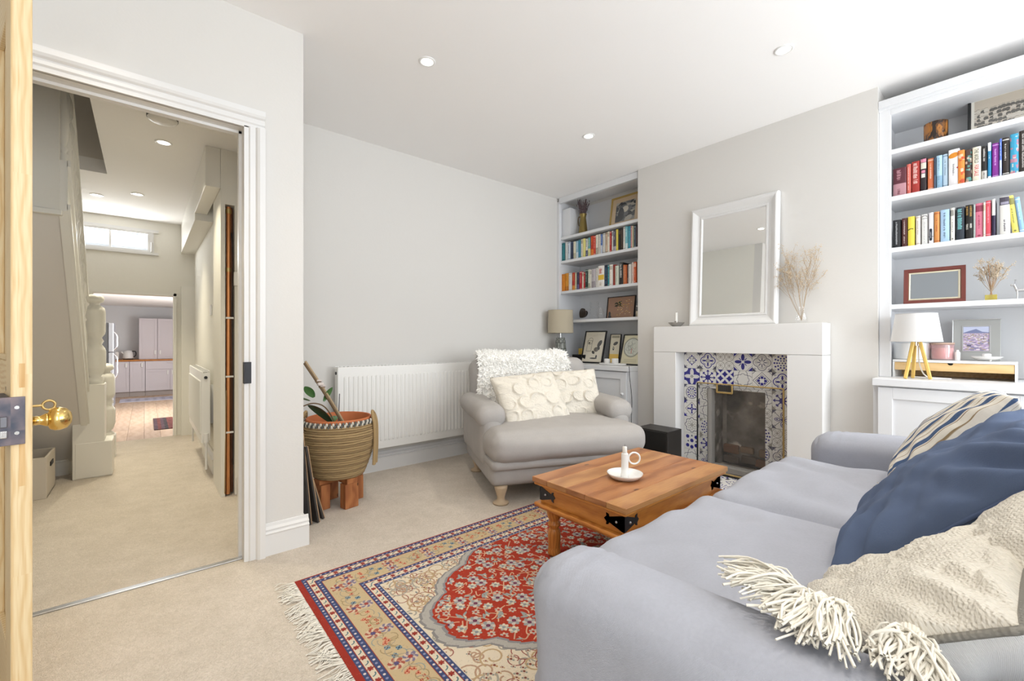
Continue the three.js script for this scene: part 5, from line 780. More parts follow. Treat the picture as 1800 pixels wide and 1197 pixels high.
// ---------- books ----------
{
  const rows = [['LA', LS[1], 'upper row, far alcove', 3.50], ['LB', LS[2], 'lower row, far alcove', 3.50], ['RA', RS[1], 'upper row, right alcove', 3.50], ['RB', RS[2], 'lower row, right alcove', 3.50]];
  const CW = 42, CHh = 350, cols = 48, all = []; rows.forEach(([k, y, where, x]) => BOOKS[k].forEach((b, i) => all.push([k, y, where, x, i, ...b])));
  const titled = { 'RA_cream': ['THE WORLD', 'FOR SALE'], 'RB_black with gold lettering': ['A GENTLEMAN IN MOSCOW', 'AMOR TOWLES'] };
  T.spines = canvasTex(2048, 1400, (c) => {
    let rs = 77; const rn = () => { rs = (rs * 16807) % 2147483647; return rs / 2147483647; };
    all.forEach(([k, y, where, x, i, bA, bB, h, col, acc, desc], n) => {
      c.save(); c.translate((n % cols) * CW, Math.floor(n / cols) * CHh); c.beginPath(); c.rect(0, 0, CW, CHh); c.clip(); c.fillStyle = col; c.fillRect(0, 0, CW, CHh);
      c.fillStyle = acc; c.strokeStyle = acc;
      const marks = (y0, y1, w) => { for (let q = y0; q < y1; q += 7) if (rn() > 0.14) c.fillRect(CW / 2 - w / 2 + (rn() - 0.5) * 2, q, w * (0.7 + rn() * 0.3), 5); }; // illegible lettering
      const t = titled[k + '_' + desc];
      if (t) { c.translate(CW / 2, 0); c.rotate(Math.PI / 2); c.textBaseline = 'middle'; c.textAlign = 'left';
        if (k === 'RA') { c.fillStyle = '#4a4640'; c.font = 'bold 25px sans-serif'; c.fillText(t[0], 22, 0, 150); c.fillStyle = '#c6404a'; c.fillText(t[1], 178, 0, 116); }
        else { c.font = 'bold 15px sans-serif'; c.fillStyle = '#c99a45'; c.fillText('A GENTLEMAN', 16, -9, 150); c.fillText('IN MOSCOW', 16, 9, 130); c.fillStyle = '#e8e4da'; c.fillText('AMOR', 190, -9, 80); c.fillText('TOWLES', 190, 9, 90); }
      } else if (/yellow block/.test(desc)) { c.fillStyle = '#b84a3a'; marks(40, 130, 18); c.fillStyle = acc; c.fillRect(2, 150, CW - 4, 80); c.fillStyle = '#b7a890'; marks(260, 320, 16); }
      else if (/half white/.test(desc)) { c.fillRect(0, 0, CW, CHh * 0.44); }
      else if (/dark picture/.test(desc)) { c.fillRect(4, 8, CW - 8, 70); c.fillStyle = '#9a96a8'; c.fillRect(8, 50, CW - 16, 22); c.fillStyle = acc; marks(210, 310, 6); }
      else if (/orange blot/.test(desc)) { c.beginPath(); c.ellipse(CW / 2, 60, 16, 26, 0.3, 0, 7); c.fill(); c.fillStyle = '#b02f4a'; c.beginPath(); c.arc(CW - 2, 180, 10, 0, 7); c.fill(); c.fillStyle = '#777'; marks(140, 240, 6); }
      else if (/pink labels/.test(desc)) { c.fillRect(5, 12, CW - 10, 34); c.fillStyle = '#e6dccb'; c.fillRect(5, 50, CW - 10, 62); c.fillStyle = acc; c.fillRect(9, 126, CW - 20, 28); c.fillStyle = '#e6e0da'; c.fillRect(9, 160, CW - 20, 40); }
      else if (/white ends/.test(desc)) { c.fillRect(0, 0, CW, 82); c.fillRect(0, 316, CW, 34); c.fillStyle = '#cfe4ef'; marks(120, 150, 10); }
      else if (/moustache/.test(desc)) { c.lineWidth = 5; c.beginPath(); c.arc(CW / 2, 34, 13, Math.PI, 0); c.stroke(); c.fillRect(4, 50, CW - 8, 4); c.fillStyle = '#b9b7b2'; marks(90, 320, 5); }
      else if (/black tag/.test(desc)) { c.fillRect(10, 190, 22, 110); c.beginPath(); c.arc(21, 190, 11, 0, 7); c.arc(21, 300, 11, 0, 7); c.fill(); c.fillRect(0, 264, CW, 6); c.fillStyle = '#e8e8e8'; marks(215, 285, 5); }
      else if (/canary/.test(desc)) { c.lineWidth = 7; c.beginPath(); c.moveTo(6, 160); c.quadraticCurveTo(20, 132, 34, 152); c.stroke(); }
      else if (/patterned|stripes/.test(desc)) { for (let q = 0; q < 26; q++) { c.globalAlpha = 0.75; c.fillStyle = q % 3 ? acc : '#e9d8c4'; c.fillRect(rn() * CW, rn() * CHh, 5 + rn() * 16, 6 + rn() * 26); } c.globalAlpha = 1; }
      else { const s = rn(); c.globalAlpha = 0.85;
        if (/lettering/.test(desc)) marks(24, 240, 20); else if (s < 0.35) { c.fillRect(0, 18, CW, 10); marks(60, 220, 9); c.fillRect(0, 318, CW, 8); } else if (s < 0.6) { c.fillRect(0, CHh * (0.55 + 0.2 * rn()), CW, CHh); c.fillStyle = col; marks(260, 320, 8); c.fillStyle = acc; marks(30, 150, 12); } else if (s < 0.8) { marks(30, 300, 8); } else { c.fillRect(4, 26, CW - 8, 60); marks(120, 250, 8); c.beginPath(); c.arc(CW / 2, 320, 8, 0, 7); c.fill(); }
        c.globalAlpha = 1; }
      c.restore(); c.fillStyle = col; c.fillRect((n % cols) * CW, Math.floor(n / cols) * CHh, 3, CHh);
    });
  });
  const cover = std('#ffffff', 0.5, { map: T.spines });
  const ord = ['leftmost', 'second', 'third', 'fourth', 'fifth', 'sixth', 'seventh', 'eighth', 'ninth', 'tenth', 'eleventh', 'twelfth', 'thirteenth', 'fourteenth', 'fifteenth', 'sixteenth', 'seventeenth', 'eighteenth', 'nineteenth', 'twentieth', 'twenty-first', 'twenty-second', 'twenty-third', 'twenty-fourth', 'twenty-fifth', 'twenty-sixth', 'twenty-seventh', 'twenty-eighth', 'twenty-ninth', 'thirtieth', 'thirty-first', 'thirty-second'];
  all.forEach(([k, y, where, x, i, bA, bB, h, col, acc, desc], n) => {
    const w = Math.max(0.008, bA - bB - 0.001), d = 0.13 + 0.02 * hash(n, 4, 2), bt = 0.0022;
    const g = thing('book', `${desc} book, ${ord[i]}${i ? ' from left' : ''} in the ${where}`, 'book', x + 0.012 * hash(n, 1, 1), y + 0.0005, -(bA + bB) / 2, 0, 'books in the ' + where.replace('row, ', 'row of the '));
    // C-shaped cover with a gently rounded spine, spine towards -x
    const s = new THREE.Shape(); const hw = w / 2, r = Math.min(0.004, hw * 0.4);
    s.moveTo(d, -hw); s.lineTo(0.004, -hw); s.quadraticCurveTo(0, -hw, -r * 0.2, -hw * 0.5); s.quadraticCurveTo(-r * 0.6, 0, -r * 0.2, hw * 0.5); s.quadraticCurveTo(0, hw, 0.004, hw); s.lineTo(d, hw); s.lineTo(d, hw - bt); s.lineTo(0.005, hw - bt); s.lineTo(0.005, -hw + bt); s.lineTo(d, -hw + bt);
    const ge = clean(new THREE.ExtrudeGeometry(s, { depth: h, bevelEnabled: false, curveSegments: 2 }).rotateX(-Math.PI / 2)), p = ge.attributes.position, nn = ge.attributes.normal, uv = ge.attributes.uv, c0 = (n % cols) * CW / 2048, r0 = 1 - (Math.floor(n / cols) + 1) * CHh / 1400;
    for (let q = 0; q < p.count; q++) { const sp = nn.getX(q) < -0.3 && p.getX(q) < 0.0045; uv.setXY(q, c0 + (sp ? (4 + (p.getZ(q) / w + 0.5) * (CW - 6)) : 1.5) / 2048, r0 + (sp ? clamp(p.getY(q) / h, 0.01, 0.99) : 0.5) * CHh / 1400); }
    mk('cover', ge, cover, g); mk('pages', cb(d - 0.008, h - 0.006, w - 2 * bt - 0.0004, d / 2 + 0.002, h / 2, 0), M.paper, g);
    if (/leaning/.test(desc)) { g.rotation.x = -0.1; g.position.y += 0.1 * hw; }
  });
}
// ---------- pictures ----------
T.art = canvasTex(1536, 1024, (c) => {
  let rs = 31; const rn = () => { rs = (rs * 16807) % 2147483647; return rs / 2147483647; };
  const at = (i, fn) => { c.save(); c.translate((i % 4) * 384, Math.floor(i / 4) * 512); c.beginPath(); c.rect(0, 0, 384, 512); c.clip(); fn(384, 512); c.restore(); };
  at(0, (w, h) => { c.fillStyle = '#8f8d88'; c.fillRect(0, 0, w, h); for (let i = 0; i < 60; i++) { c.fillStyle = ['#4a4d52', '#6c6e70', '#b6b1a6', '#33363b'][i % 4]; c.beginPath(); c.ellipse(rn() * w, rn() * h, 20 + rn() * 60, 20 + rn() * 70, rn() * 3, 0, 7); c.fill(); } c.fillStyle = '#cfc8ba'; c.beginPath(); c.ellipse(190, 200, 60, 80, 0, 0, 7); c.fill(); c.fillStyle = '#3a3c40'; c.beginPath(); c.ellipse(110, 300, 60, 150, 0, 0, 7); c.fill(); c.fillRect(150, 250, 20, 60); });
  at(1, (w, h) => { c.fillStyle = '#a3806a'; c.fillRect(0, 0, w, h); for (let i = 0; i < 900; i++) { c.fillStyle = rn() < 0.5 ? '#967361' : '#b08e76'; c.fillRect(rn() * w, rn() * h, 4, 4); } c.fillStyle = '#26301f'; for (let i = 0; i < 34; i++) { c.beginPath(); c.ellipse(110 + rn() * 90, 110 + rn() * 120, 18, 7, rn() * 3, 0, 7); c.fill(); } for (let i = 0; i < 60; i++) { c.fillStyle = ['#e7c65a', '#efe2b0', '#d98f3a'][i % 3]; c.fillRect(140 + rn() * 200, 60 + rn() * 400, 12, 9); } });
  at(2, (w, h) => { c.fillStyle = '#dcd4c2'; c.fillRect(0, 0, w, h); c.strokeStyle = '#4d4a44'; c.lineWidth = 5; c.strokeRect(60, 150, 90, 180); c.beginPath(); c.ellipse(110, 160, 44, 60, 0.4, 0, 7); c.stroke(); c.fillStyle = '#262422'; c.beginPath(); c.arc(96, 190, 16, 0, 7); c.fill(); for (const [x, y, a, b, r] of [[300, 200, 34, 64, 0.5], [250, 300, 46, 40, 0], [200, 350, 34, 22, 0.7], [290, 270, 24, 40, -0.4], [220, 450, 70, 12, 0], [270, 420, 16, 26, 0]]) { c.fillStyle = rn() < 0.7 ? '#2b2927' : '#6b655c'; c.beginPath(); c.ellipse(x, y, a, b, r, 0, 7); c.fill(); } c.fillStyle = '#b9ae98'; for (let i = 0; i < 9; i++) c.fillRect(70 + rn() * 240, 50 + i * 3, 40, 2); });
  at(3, (w, h) => { c.fillStyle = '#dad1b8'; c.fillRect(0, 0, w, h); c.fillStyle = '#e3b93c'; c.fillRect(0, 350, w, 162); c.fillStyle = '#2c2926'; c.beginPath(); c.ellipse(210, 160, 90, 30, -0.2, 0, 7); c.fill(); c.beginPath(); c.arc(140, 250, 34, 0, 7); c.fill(); c.fillStyle = '#e8e0c8'; c.fillRect(120, 236, 40, 14); c.fillStyle = '#8f8768'; c.fillRect(40, 20, 300, 40); });
  at(4, (w, h) => { c.fillStyle = '#d6cfae'; c.fillRect(0, 0, w, h); c.fillStyle = '#c9ccc0'; c.beginPath(); c.arc(192, 220, 160, 0, 7); c.fill(); c.strokeStyle = '#6f7268'; c.lineWidth = 12; c.stroke(); c.lineWidth = 4; for (let i = 0; i < 46; i++) { const a = i / 46 * 6.283; c.beginPath(); c.arc(192 + Math.cos(a) * 168, 220 + Math.sin(a) * 168, 10, 0, 7); c.stroke(); } c.strokeStyle = '#7d8078'; for (let i = 0; i < 26; i++) { c.beginPath(); c.arc(192 + (rn() - 0.5) * 200, 220 + (rn() - 0.5) * 200, 14 + rn() * 26, rn() * 3, 3 + rn() * 3); c.stroke(); } c.fillStyle = '#b9625a'; c.fillRect(186, 240, 14, 90); c.fillStyle = '#a59f84'; for (let i = 0; i < 3; i++) c.fillRect(60, 430 + i * 22, 264, 6); });
  at(5, (w, h) => { c.fillStyle = '#c4b9a8'; c.fillRect(0, 0, w, h); for (let r = 0; r < 5; r++) for (let i = 0; i < 26; i++) { const x = i * 15 + rn() * 8, y = 150 + r * 62 + rn() * 20; c.fillStyle = rn() < 0.6 ? '#5a5650' : '#c9c2b6'; c.beginPath(); c.ellipse(x, y + 34, 9, 30, 0, 0, 7); c.fill(); c.fillStyle = '#d8cfc0'; c.beginPath(); c.arc(x, y - 2, 6, 0, 7); c.fill(); c.fillStyle = '#38342f'; c.fillRect(x - 6, y - 10, 12, 5); } });
  at(6, (w, h) => { c.fillStyle = '#c9cfe6'; c.fillRect(0, 0, w, 130); c.fillStyle = '#7d84a8'; c.beginPath(); c.moveTo(0, 130); c.lineTo(90, 90); c.lineTo(190, 50); c.lineTo(280, 110); c.lineTo(384, 125); c.lineTo(384, 150); c.lineTo(0, 150); c.fill(); c.fillStyle = '#c9b3c6'; c.fillRect(0, 140, w, 380); for (let i = 0; i < 520; i++) { const t = rn(), y = 150 + t * t * 350; c.fillStyle = ['#b9a3c4', '#e2d8e0', '#8d86a6', '#a99a86'][i % 4]; c.beginPath(); c.ellipse(rn() * w, y, 6 + t * 26, 3 + t * 9, 0, 0, 7); c.fill(); } c.fillStyle = '#5f5a78'; c.fillRect(296, 210, 8, 70); c.fillRect(60, 390, 60, 30); });
  at(7, (w, h) => { c.fillStyle = '#7f8488'; c.fillRect(0, 0, w, h); });  // flat grey painted in place of a reflection on the frame glass
});
const artCell = (i) => [(i % 4) / 4 + 0.002, 1 - (Math.floor(i / 4) + 1) / 2 + 0.002, (i % 4 + 1) / 4 - 0.002, 1 - Math.floor(i / 4) / 2 - 0.002];
M.art = std('#ffffff', 0.7, { map: T.art });
function picture(label, w, h, bw, fm, art, x, y, b, lean, { mount = 0, mountMat = M.paper, turn = 0, slip = null, glass = true } = {}) {
  const g = thing('picture_frame', label, 'picture', x, y + 0.001 + 0.0095 * Math.sin(lean), -b); g.rotation.order = 'YXZ'; g.rotation.set(-lean, -Math.PI / 2 + turn, 0);
  mk('frame', rectFrame(w, h, [[0, -0.009], [0, 0.008], [0.002, 0.01], [bw * 0.8, 0.009], [bw, 0.002]]).translate(0, h / 2, 0), fm, g);
  mk('backing', cb(w - 0.002, h - 0.002, 0.003, 0, h / 2, -0.0075), M.paper, g);
  if (mount) mk('mount', cb(w - 2 * bw, h - 2 * bw, 0.002, 0, h / 2, 0.0), mountMat, g);
  if (slip) mk('slip', rectFrame(w - 2 * bw, h - 2 * bw, [[0, 0.002], [0.004, 0.006], [0.009, 0.002]]).translate(0, h / 2, 0), slip, g);
  mk('print', cellPlane(w - 2 * bw - 2 * mount, h - 2 * bw - 2 * mount, artCell(art)).translate(0, h / 2, 0.0016), M.art, g);
  if (glass) mk('glazing', cb(w - 2 * bw, h - 2 * bw, 0.001, 0, h / 2, 0.0035), M.glass, g);
  return g;
}
const gilt = std([0.52, 0.36, 0.12], 0.4, { metalness: 0.6 }), mahog = std([0.16, 0.035, 0.025], 0.3);
picture('gilt framed old photograph on the top shelf of the far bookcase', 0.36, 0.335, 0.02, gilt, 0, 3.635, LS[0], 2.60, 0.16, { mount: 0.045, mountMat: std([0.62, 0.47, 0.3], 0.9) });
picture('brown cork picture with a black frame on the lower shelf', 0.335, 0.225, 0.008, M.black, 1, 3.64, LS[3], 2.65, 0.14, { glass: false });
picture('black framed ink print standing on the far cupboard', 0.255, 0.345, 0.012, M.black, 2, 3.52, 0.795, 2.92, 0.3, { turn: 0.12 });
picture('small print with a yellow foot between the two black framed prints', 0.13, 0.30, 0.006, M.black, 3, 3.60, 0.795, 2.70, 0.16);
picture('black framed print of a circular crest on the far cupboard', 0.245, 0.30, 0.012, M.black, 4, 3.505, 0.795, 2.447, 0.24, { turn: -0.12 });
picture('wide black framed group photograph on the top right shelf', 0.46, 0.235, 0.014, M.black, 5, 3.63, RS[0], 0.005, 0.1, { mount: 0.012 });
picture('dark red wooden frame with a painted grey reflection on the right shelf', 0.265, 0.215, 0.022, mahog, 7, 3.56, RS[3], 0.37, 0.16, { slip: std([0.75, 0.68, 0.5], 0.4), turn: 0.06 });
{ // metal photo frame
  const g = thing('photo_frame', 'silver metal frame with a lavender field photograph', 'picture', 3.69, 0.9155, -0.205); g.rotation.order = 'YXZ'; g.rotation.set(-0.1, -Math.PI / 2, 0);
  mk('glass_block', cb(0.192, 0.235, 0.008, 0, 0.118, 0, 0.002), std([0.45, 0.46, 0.45], 0.3, { metalness: 0.4 }), g);
  mk('inner_frame', rectFrame(0.115, 0.152, [[0, 0.004], [0, 0.008], [0.005, 0.008], [0.006, 0.005]]).translate(0, 0.125, 0), M.steel, g); mk('print', cellPlane(0.104, 0.14, artCell(6)).translate(0, 0.125, 0.0055), M.art, g);
  mk('edge_clip', merge(cb(0.004, 0.24, 0.012, -0.097, 0.12, 0, 0.001), cb(0.196, 0.004, 0.012, 0, 0.238, 0, 0.001)), M.chrome, g);
}

// ---------- lamps ----------
{
  const g = thing('table_lamp', 'table lamp with a beige drum shade and grey patterned base', 'lamp', 3.335, 0.795, -3.175);
  T.lampB = dataTex(256, 256, (u, v) => { const d = Math.abs(((u * 8 + (Math.floor(v * 10) % 2) * 0.5) % 1) - 0.5), l = (v * 10) % 1; return grey(l < 0.14 ? 40 : d < 0.12 ? 210 : 120 + 60 * Math.sin(u * 90) * Math.sin(v * 60)); }, false);
  T.lampC = dataTex(256, 256, (u, v) => { const d = Math.abs(((u * 8 + (Math.floor(v * 10) % 2) * 0.5) % 1) - 0.5), l = (v * 10) % 1, n = fbm(u * 20, v * 20, 2, 3) * 26; const c = l < 0.14 ? 84 : d < 0.12 ? 168 : 116; return [c + n, c + 2 + n, c - 4 + n]; });
  mk('base', lathe([[0.001, 0], [0.066, 0], [0.07, 0.01], [0.066, 0.09], [0.056, 0.18], [0.052, 0.235], [0.047, 0.243], [0.047, 0.262], [0.043, 0.266], [0.001, 0.266]], 40), std('#ffffff', 0.4, { map: T.lampC, bumpMap: T.lampB, bumpScale: 0.003 }), g);
  mk('neck', rod([0, 0.266, 0], [0, 0.32, 0], 0.008), M.chrome, g);
  mk('shade', lathe([[0.134, 0.315], [0.128, 0.55]], 48), M.lampShadeBeige, g); mk('shade_ring', merge(new THREE.TorusGeometry(0.134, 0.0025, 6, 48).rotateX(Math.PI / 2).translate(0, 0.315, 0), new THREE.TorusGeometry(0.128, 0.0025, 6, 48).rotateX(Math.PI / 2).translate(0, 0.55, 0)), M.lampShadeBeige, g);
  mk('spider', merge(rod([-0.13, 0.54, 0], [0.13, 0.54, 0], 0.0018), rod([0, 0.54, -0.13], [0, 0.54, 0.13], 0.0018), rod([0, 0.32, 0], [0, 0.54, 0], 0.004)), M.chrome, g);
}
{
  const g = thing('tripod_lamp', 'table lamp with a white shade on yellow wooden tripod legs', 'lamp', 3.385, 0.8105, -0.424);
  const legM = std([0.70, 0.46, 0.12], 0.45);
  for (const a of [100, 220, 340]) { const x = Math.cos(R(a)), z = Math.sin(R(a)); const l = buv(cb(0.022, 0.215, 0.016, 0, 0, 0, 0.004)); const o = mk('leg', l, legM, g); const from = V(x * 0.062, 0.0, z * 0.062), to = V(x * 0.018, 0.208, z * 0.018), d = to.clone().sub(from); o.position.copy(from.clone().add(to).multiplyScalar(0.5)); o.quaternion.setFromUnitVectors(V(0, 1, 0), d.normalize()); o.position.y = 0.1065; }
  mk('hub', rod([0, 0.19, 0], [0, 0.225, 0], 0.009), M.chrome, g);
  mk('shade', lathe([[0.112, 0.214], [0.09, 0.372]], 48), M.lampShadeWhite, g);
  mk('shade_ring', merge(new THREE.TorusGeometry(0.112, 0.0018, 6, 48).rotateX(Math.PI / 2).translate(0, 0.214, 0), new THREE.TorusGeometry(0.09, 0.0018, 6, 48).rotateX(Math.PI / 2).translate(0, 0.372, 0)), M.lampShadeWhite, g);
  mk('spider', merge(rod([-0.1, 0.29, 0], [0.1, 0.29, 0], 0.0015), rod([0, 0.29, -0.1], [0, 0.29, 0.1], 0.0015), rod([0, 0.21, 0], [0, 0.29, 0], 0.006)), M.whitePlastic, g);
  mk('cord', tube([[0, 0.19, 0.01], [0.004, 0.1, 0.012], [0.012, 0.03, 0.03], [0.03, 0.006, 0.05], [0.045, 0.012, 0.035], [0.06, 0.0045, 0.06], [0.075, 0.0045, 0.14], [0.09, 0.0045, 0.09], [0.1, 0.0045, -0.02]], 0.0032, 60, 6), M.whitePlastic, g);
}

// ---------- things on the shelves ----------
{ // brass jug of dried lavender
  const g = thing('lavender_jug', 'small brass jug of dried lavender on the top far shelf', 'vase', 3.60, LS[0] + 0.0005, -3.095);
  mk('jug', lathe([[0.001, 0], [0.05, 0], [0.052, 0.01], [0.044, 0.08], [0.036, 0.15], [0.03, 0.19], [0.034, 0.215], [0.04, 0.232], [0.037, 0.232], [0.029, 0.2], [0.001, 0.19]], 28), std([0.26, 0.19, 0.06], 0.4, { metalness: 0.7 }), g);
  mk('handle', tube([[0, 0.2, -0.032], [0, 0.215, -0.056], [0, 0.18, -0.068], [0, 0.13, -0.062], [0, 0.1, -0.042]], 0.005, 24, 8), std([0.18, 0.13, 0.06], 0.4, { metalness: 0.7 }), g);
  const st = [], bu = []; for (let i = 0; i < 46; i++) { const a = rr(0, 6.28), s = rr(0.02, 0.085), hgt = rr(0.33, 0.40), tip = V(Math.cos(a) * s, hgt, Math.sin(a) * s), b = V(Math.cos(a) * 0.012, 0.19, Math.sin(a) * 0.012); st.push(rod(b.toArray(), tip.toArray(), 0.0012, 0.001, 4)); for (let k = 0; k < 7; k++) { const p = b.clone().lerp(tip, 0.3 + 0.1 * k + rr(0, 0.04)); bu.push(new THREE.OctahedronGeometry(rr(0.004, 0.0075)).scale(1, 1.6, 1).translate(p.x + rr(-0.003, 0.003), p.y, p.z + rr(-0.003, 0.003))); } }
  const a = mk('stalks', merge(st), std([0.16, 0.12, 0.08], 1), g), b = mk('lavender_buds', merge(bu), std([0.13, 0.09, 0.10], 1), g); a.userData.kind = b.userData.kind = 'stuff';
}
{ const s = new THREE.Shape(); s.moveTo(0, 0); s.bezierCurveTo(-0.05, 0.03, -0.052, 0.085, -0.022, 0.088); s.bezierCurveTo(-0.008, 0.088, 0, 0.075, 0, 0.068); s.bezierCurveTo(0, 0.075, 0.008, 0.088, 0.022, 0.088); s.bezierCurveTo(0.052, 0.085, 0.05, 0.03, 0, 0);
  const m = mk('heart_ornament', new THREE.ExtrudeGeometry(s, { depth: 0.018, bevelEnabled: true, bevelSize: 0.008, bevelThickness: 0.008, bevelSegments: 4 }).rotateZ(-0.65).translate(0.0, 0.028, -0.01), std([0.035, 0.025, 0.02], 0.2)); m.position.set(3.56, LS[3] + 0.0005, -3.09); m.rotation.y = -Math.PI / 2; m.userData = {}; tag(m, 'dark polished heart ornament on the lower far shelf', 'ornament'); }
{ const g = thing('glass_tower', 'stack of clear glass tumblers on the lower far shelf', 'glassware', 3.60, LS[3] + 0.0005, -2.94); for (let i = 0; i < 5; i++) mk('tumbler', lathe([[0.001, 0.002], [0.042, 0.002], [0.052, 0.034], [0.054, 0.037], [0.05, 0.036], [0.041, 0.006], [0.001, 0.006]], 28).translate(0, i * 0.038, 0), M.glass, g); }
{ const m = mk('bud_vase', lathe([[0.001, 0], [0.025, 0], [0.038, 0.03], [0.04, 0.06], [0.03, 0.095], [0.026, 0.11], [0.028, 0.112], [0.023, 0.108], [0.027, 0.09], [0.037, 0.06], [0.035, 0.03], [0.001, 0.006]], 28), M.glass); m.position.set(3.56, LS[3] + 0.0005, -2.83); tag(m, 'small clear glass bud vase beside the cork picture', 'vase'); }
{ const g = thing('jar', 'small glass jar with beige contents at the shelf end', 'jar', 3.60, LS[3] + 0.0005, -2.40); mk('glass_wall', lathe([[0.001, 0], [0.032, 0], [0.034, 0.08], [0.026, 0.09], [0.026, 0.1]], 24), M.glass, g); mk('contents', lathe([[0.001, 0.003], [0.03, 0.003], [0.031, 0.06], [0.001, 0.062]], 20), std([0.6, 0.52, 0.38], 0.9), g); mk('lid', lathe([[0.001, 0.1], [0.028, 0.1], [0.028, 0.112], [0.001, 0.112]], 20), M.white, g); }
{ const m = mk('figurine', lathe([[0.001, 0], [0.014, 0], [0.015, 0.02], [0.009, 0.03], [0.012, 0.045], [0.008, 0.06], [0.001, 0.066]], 16), std([0.02, 0.02, 0.02], 0.3)); m.position.set(3.54, LS[3] + 0.0005, -2.70); tag(m, 'tiny dark figurine in front of the cork picture', 'ornament'); }
tag(mk('black_box', bb(3.52, 3.66, 0.7955, 0.88, 3.0, 3.18, 0.003), M.black), 'plain black box behind the ink print on the far cupboard', 'box');
tag(mk('yellow_card', bb(3.60, 3.602, 0.8805, 0.945, 3.03, 3.16), std([0.72, 0.5, 0.1], 0.8)), 'yellow card standing on the black box', 'card');
{ const g = thing('tray', 'white oval tray on the far cupboard', 'tray', 3.40, 0.7955, -2.56); mk('dish', lathe([[0.001, 0.004], [0.06, 0.004], [0.066, 0.018], [0.069, 0.018], [0.066, 0], [0.001, 0]], 40).scale(1, 1, 2.2), M.ceramic, g); }
for (const [b, w, hh, l] of [[2.62, 0.03, 0.055, 'white votive candle at the left of the oval tray'], [2.53, 0.032, 0.06, 'white votive candle at the right of the oval tray']]) { const g = thing('votive_candle', l, 'candle', 3.40, 0.8, -b, 0, 'votive candles on the tray'); mk('cup', lathe([[0.001, 0], [w, 0], [w, hh], [w - 0.003, hh], [w - 0.003, 0.01], [0.001, 0.01]], 24), M.ceramic, g); mk('wax', lathe([[0.001, hh - 0.012], [w - 0.004, hh - 0.012]], 20), std([0.8, 0.77, 0.7], 0.6), g); }
tag(mk('power_cable', tube([[3.31, 0.80, -2.31], [3.275, 0.795, -2.285], [3.262, 0.72, -2.272], [3.30, 0.5, -2.275], [3.285, 0.3, -2.27], [3.31, 0.12, -2.27], [3.36, 0.03, -2.262]], 0.003, 60, 6), M.dark), 'thin black cable hanging down beside the far cupboard', 'cable');
// mantel
{ const g = thing('candle_dish', 'glass dish with a small white candle at the left of the mantel', 'candle holder', 3.335, 1.1435, -1.872); mk('dish', lathe([[0.001, 0.006], [0.02, 0.008], [0.045, 0.022], [0.062, 0.034], [0.064, 0.032], [0.045, 0.012], [0.03, 0], [0.001, 0]], 32), std([0.35, 0.33, 0.3], 0.15, { metalness: 0.5 }), g); mk('socket', lathe([[0.001, 0.006], [0.014, 0.006], [0.014, 0.045], [0.011, 0.045]], 20), std([0.35, 0.33, 0.3], 0.15, { metalness: 0.5 }), g); const c = mk('candle', rod([0, 0.02, 0], [0, 0.115, 0], 0.0105, 0.0105, 16), std([0.84, 0.82, 0.77], 0.5), g); mk('wick', rod([0, 0.114, 0], [0, 0.124, 0], 0.0009), M.black, c); }
function driedFlowers(g, base, n, spread, height, mat, bmat, off, dot = 0.0035) { // airy sprays: stem > branch > twig > blossom
  const st = [], bl = [], add = (p, d, l, r, lvl) => {
    const mid = p.clone().addScaledVector(d, l * 0.55).add(V(rr(-1, 1), rr(-0.2, 1), rr(-1, 1)).multiplyScalar(l * 0.07)), q = p.clone().addScaledVector(d, l).add(V(0, l * 0.1, 0)); q.x = Math.min(q.x, 0.05 + 0.3 * Math.min(0, q.x)); mid.x = Math.min(mid.x, 0.05);
    st.push(tube([p, mid, q], r, lvl < 2 ? 6 : 3, lvl < 1 ? 5 : 3));
    if (lvl < 2) { const k = lvl ? 5 : 6; for (let i = 0; i < k; i++) { const t = lvl ? rr(0.35, 1) : 0.42 + 0.58 * (i + rnd() * 0.6) / k, o = p.clone().lerp(q, t), e = d.clone().add(V(rr(-1, 1), rr(-0.35, 0.75), rr(-1, 1)).multiplyScalar(0.95)).normalize(); add(o, e, l * rr(0.24, 0.36), r * 0.6, lvl + 1); } }
    else for (let m = 0; m < 4; m++) bl.push(new THREE.OctahedronGeometry(dot * rr(0.5, 1.1)).translate(q.x + rr(-1, 1) * dot * 3, q.y + rr(-1, 1) * dot * 2.5, q.z + rr(-1, 1) * dot * 3));
  };
  for (let i = 0; i < n; i++) { const a = i / n * 6.283 + rr(0, 0.9), s = spread / height * rr(0.35, 1.15); add(base.clone(), V(Math.cos(a) * s * 0.6 + off[0], 1, Math.sin(a) * s + off[1]).normalize(), height * rr(0.62, 0.88), 0.0013, 0); }
  const A = mk('stalks', merge(st), mat, g), B = mk('blossoms', merge(bl), bmat, g); A.userData.kind = B.userData.kind = 'stuff';
}
{ const g = thing('dried_flower_vase', 'clear glass vase of pale dried flowers at the right of the mantel', 'vase', 3.355, 1.1435, -0.985); mk('vase', lathe([[0.001, 0], [0.03, 0], [0.038, 0.03], [0.03, 0.07], [0.018, 0.1], [0.022, 0.115], [0.0195, 0.114], [0.016, 0.1], [0.028, 0.07], [0.035, 0.03], [0.001, 0.006]], 28), M.glass, g); driedFlowers(g, V(0, 0.02, 0), 10, 0.19, 0.45, std([0.42, 0.31, 0.2], 1), std([0.60, 0.48, 0.34], 1), [-0.05, 0.0]); }
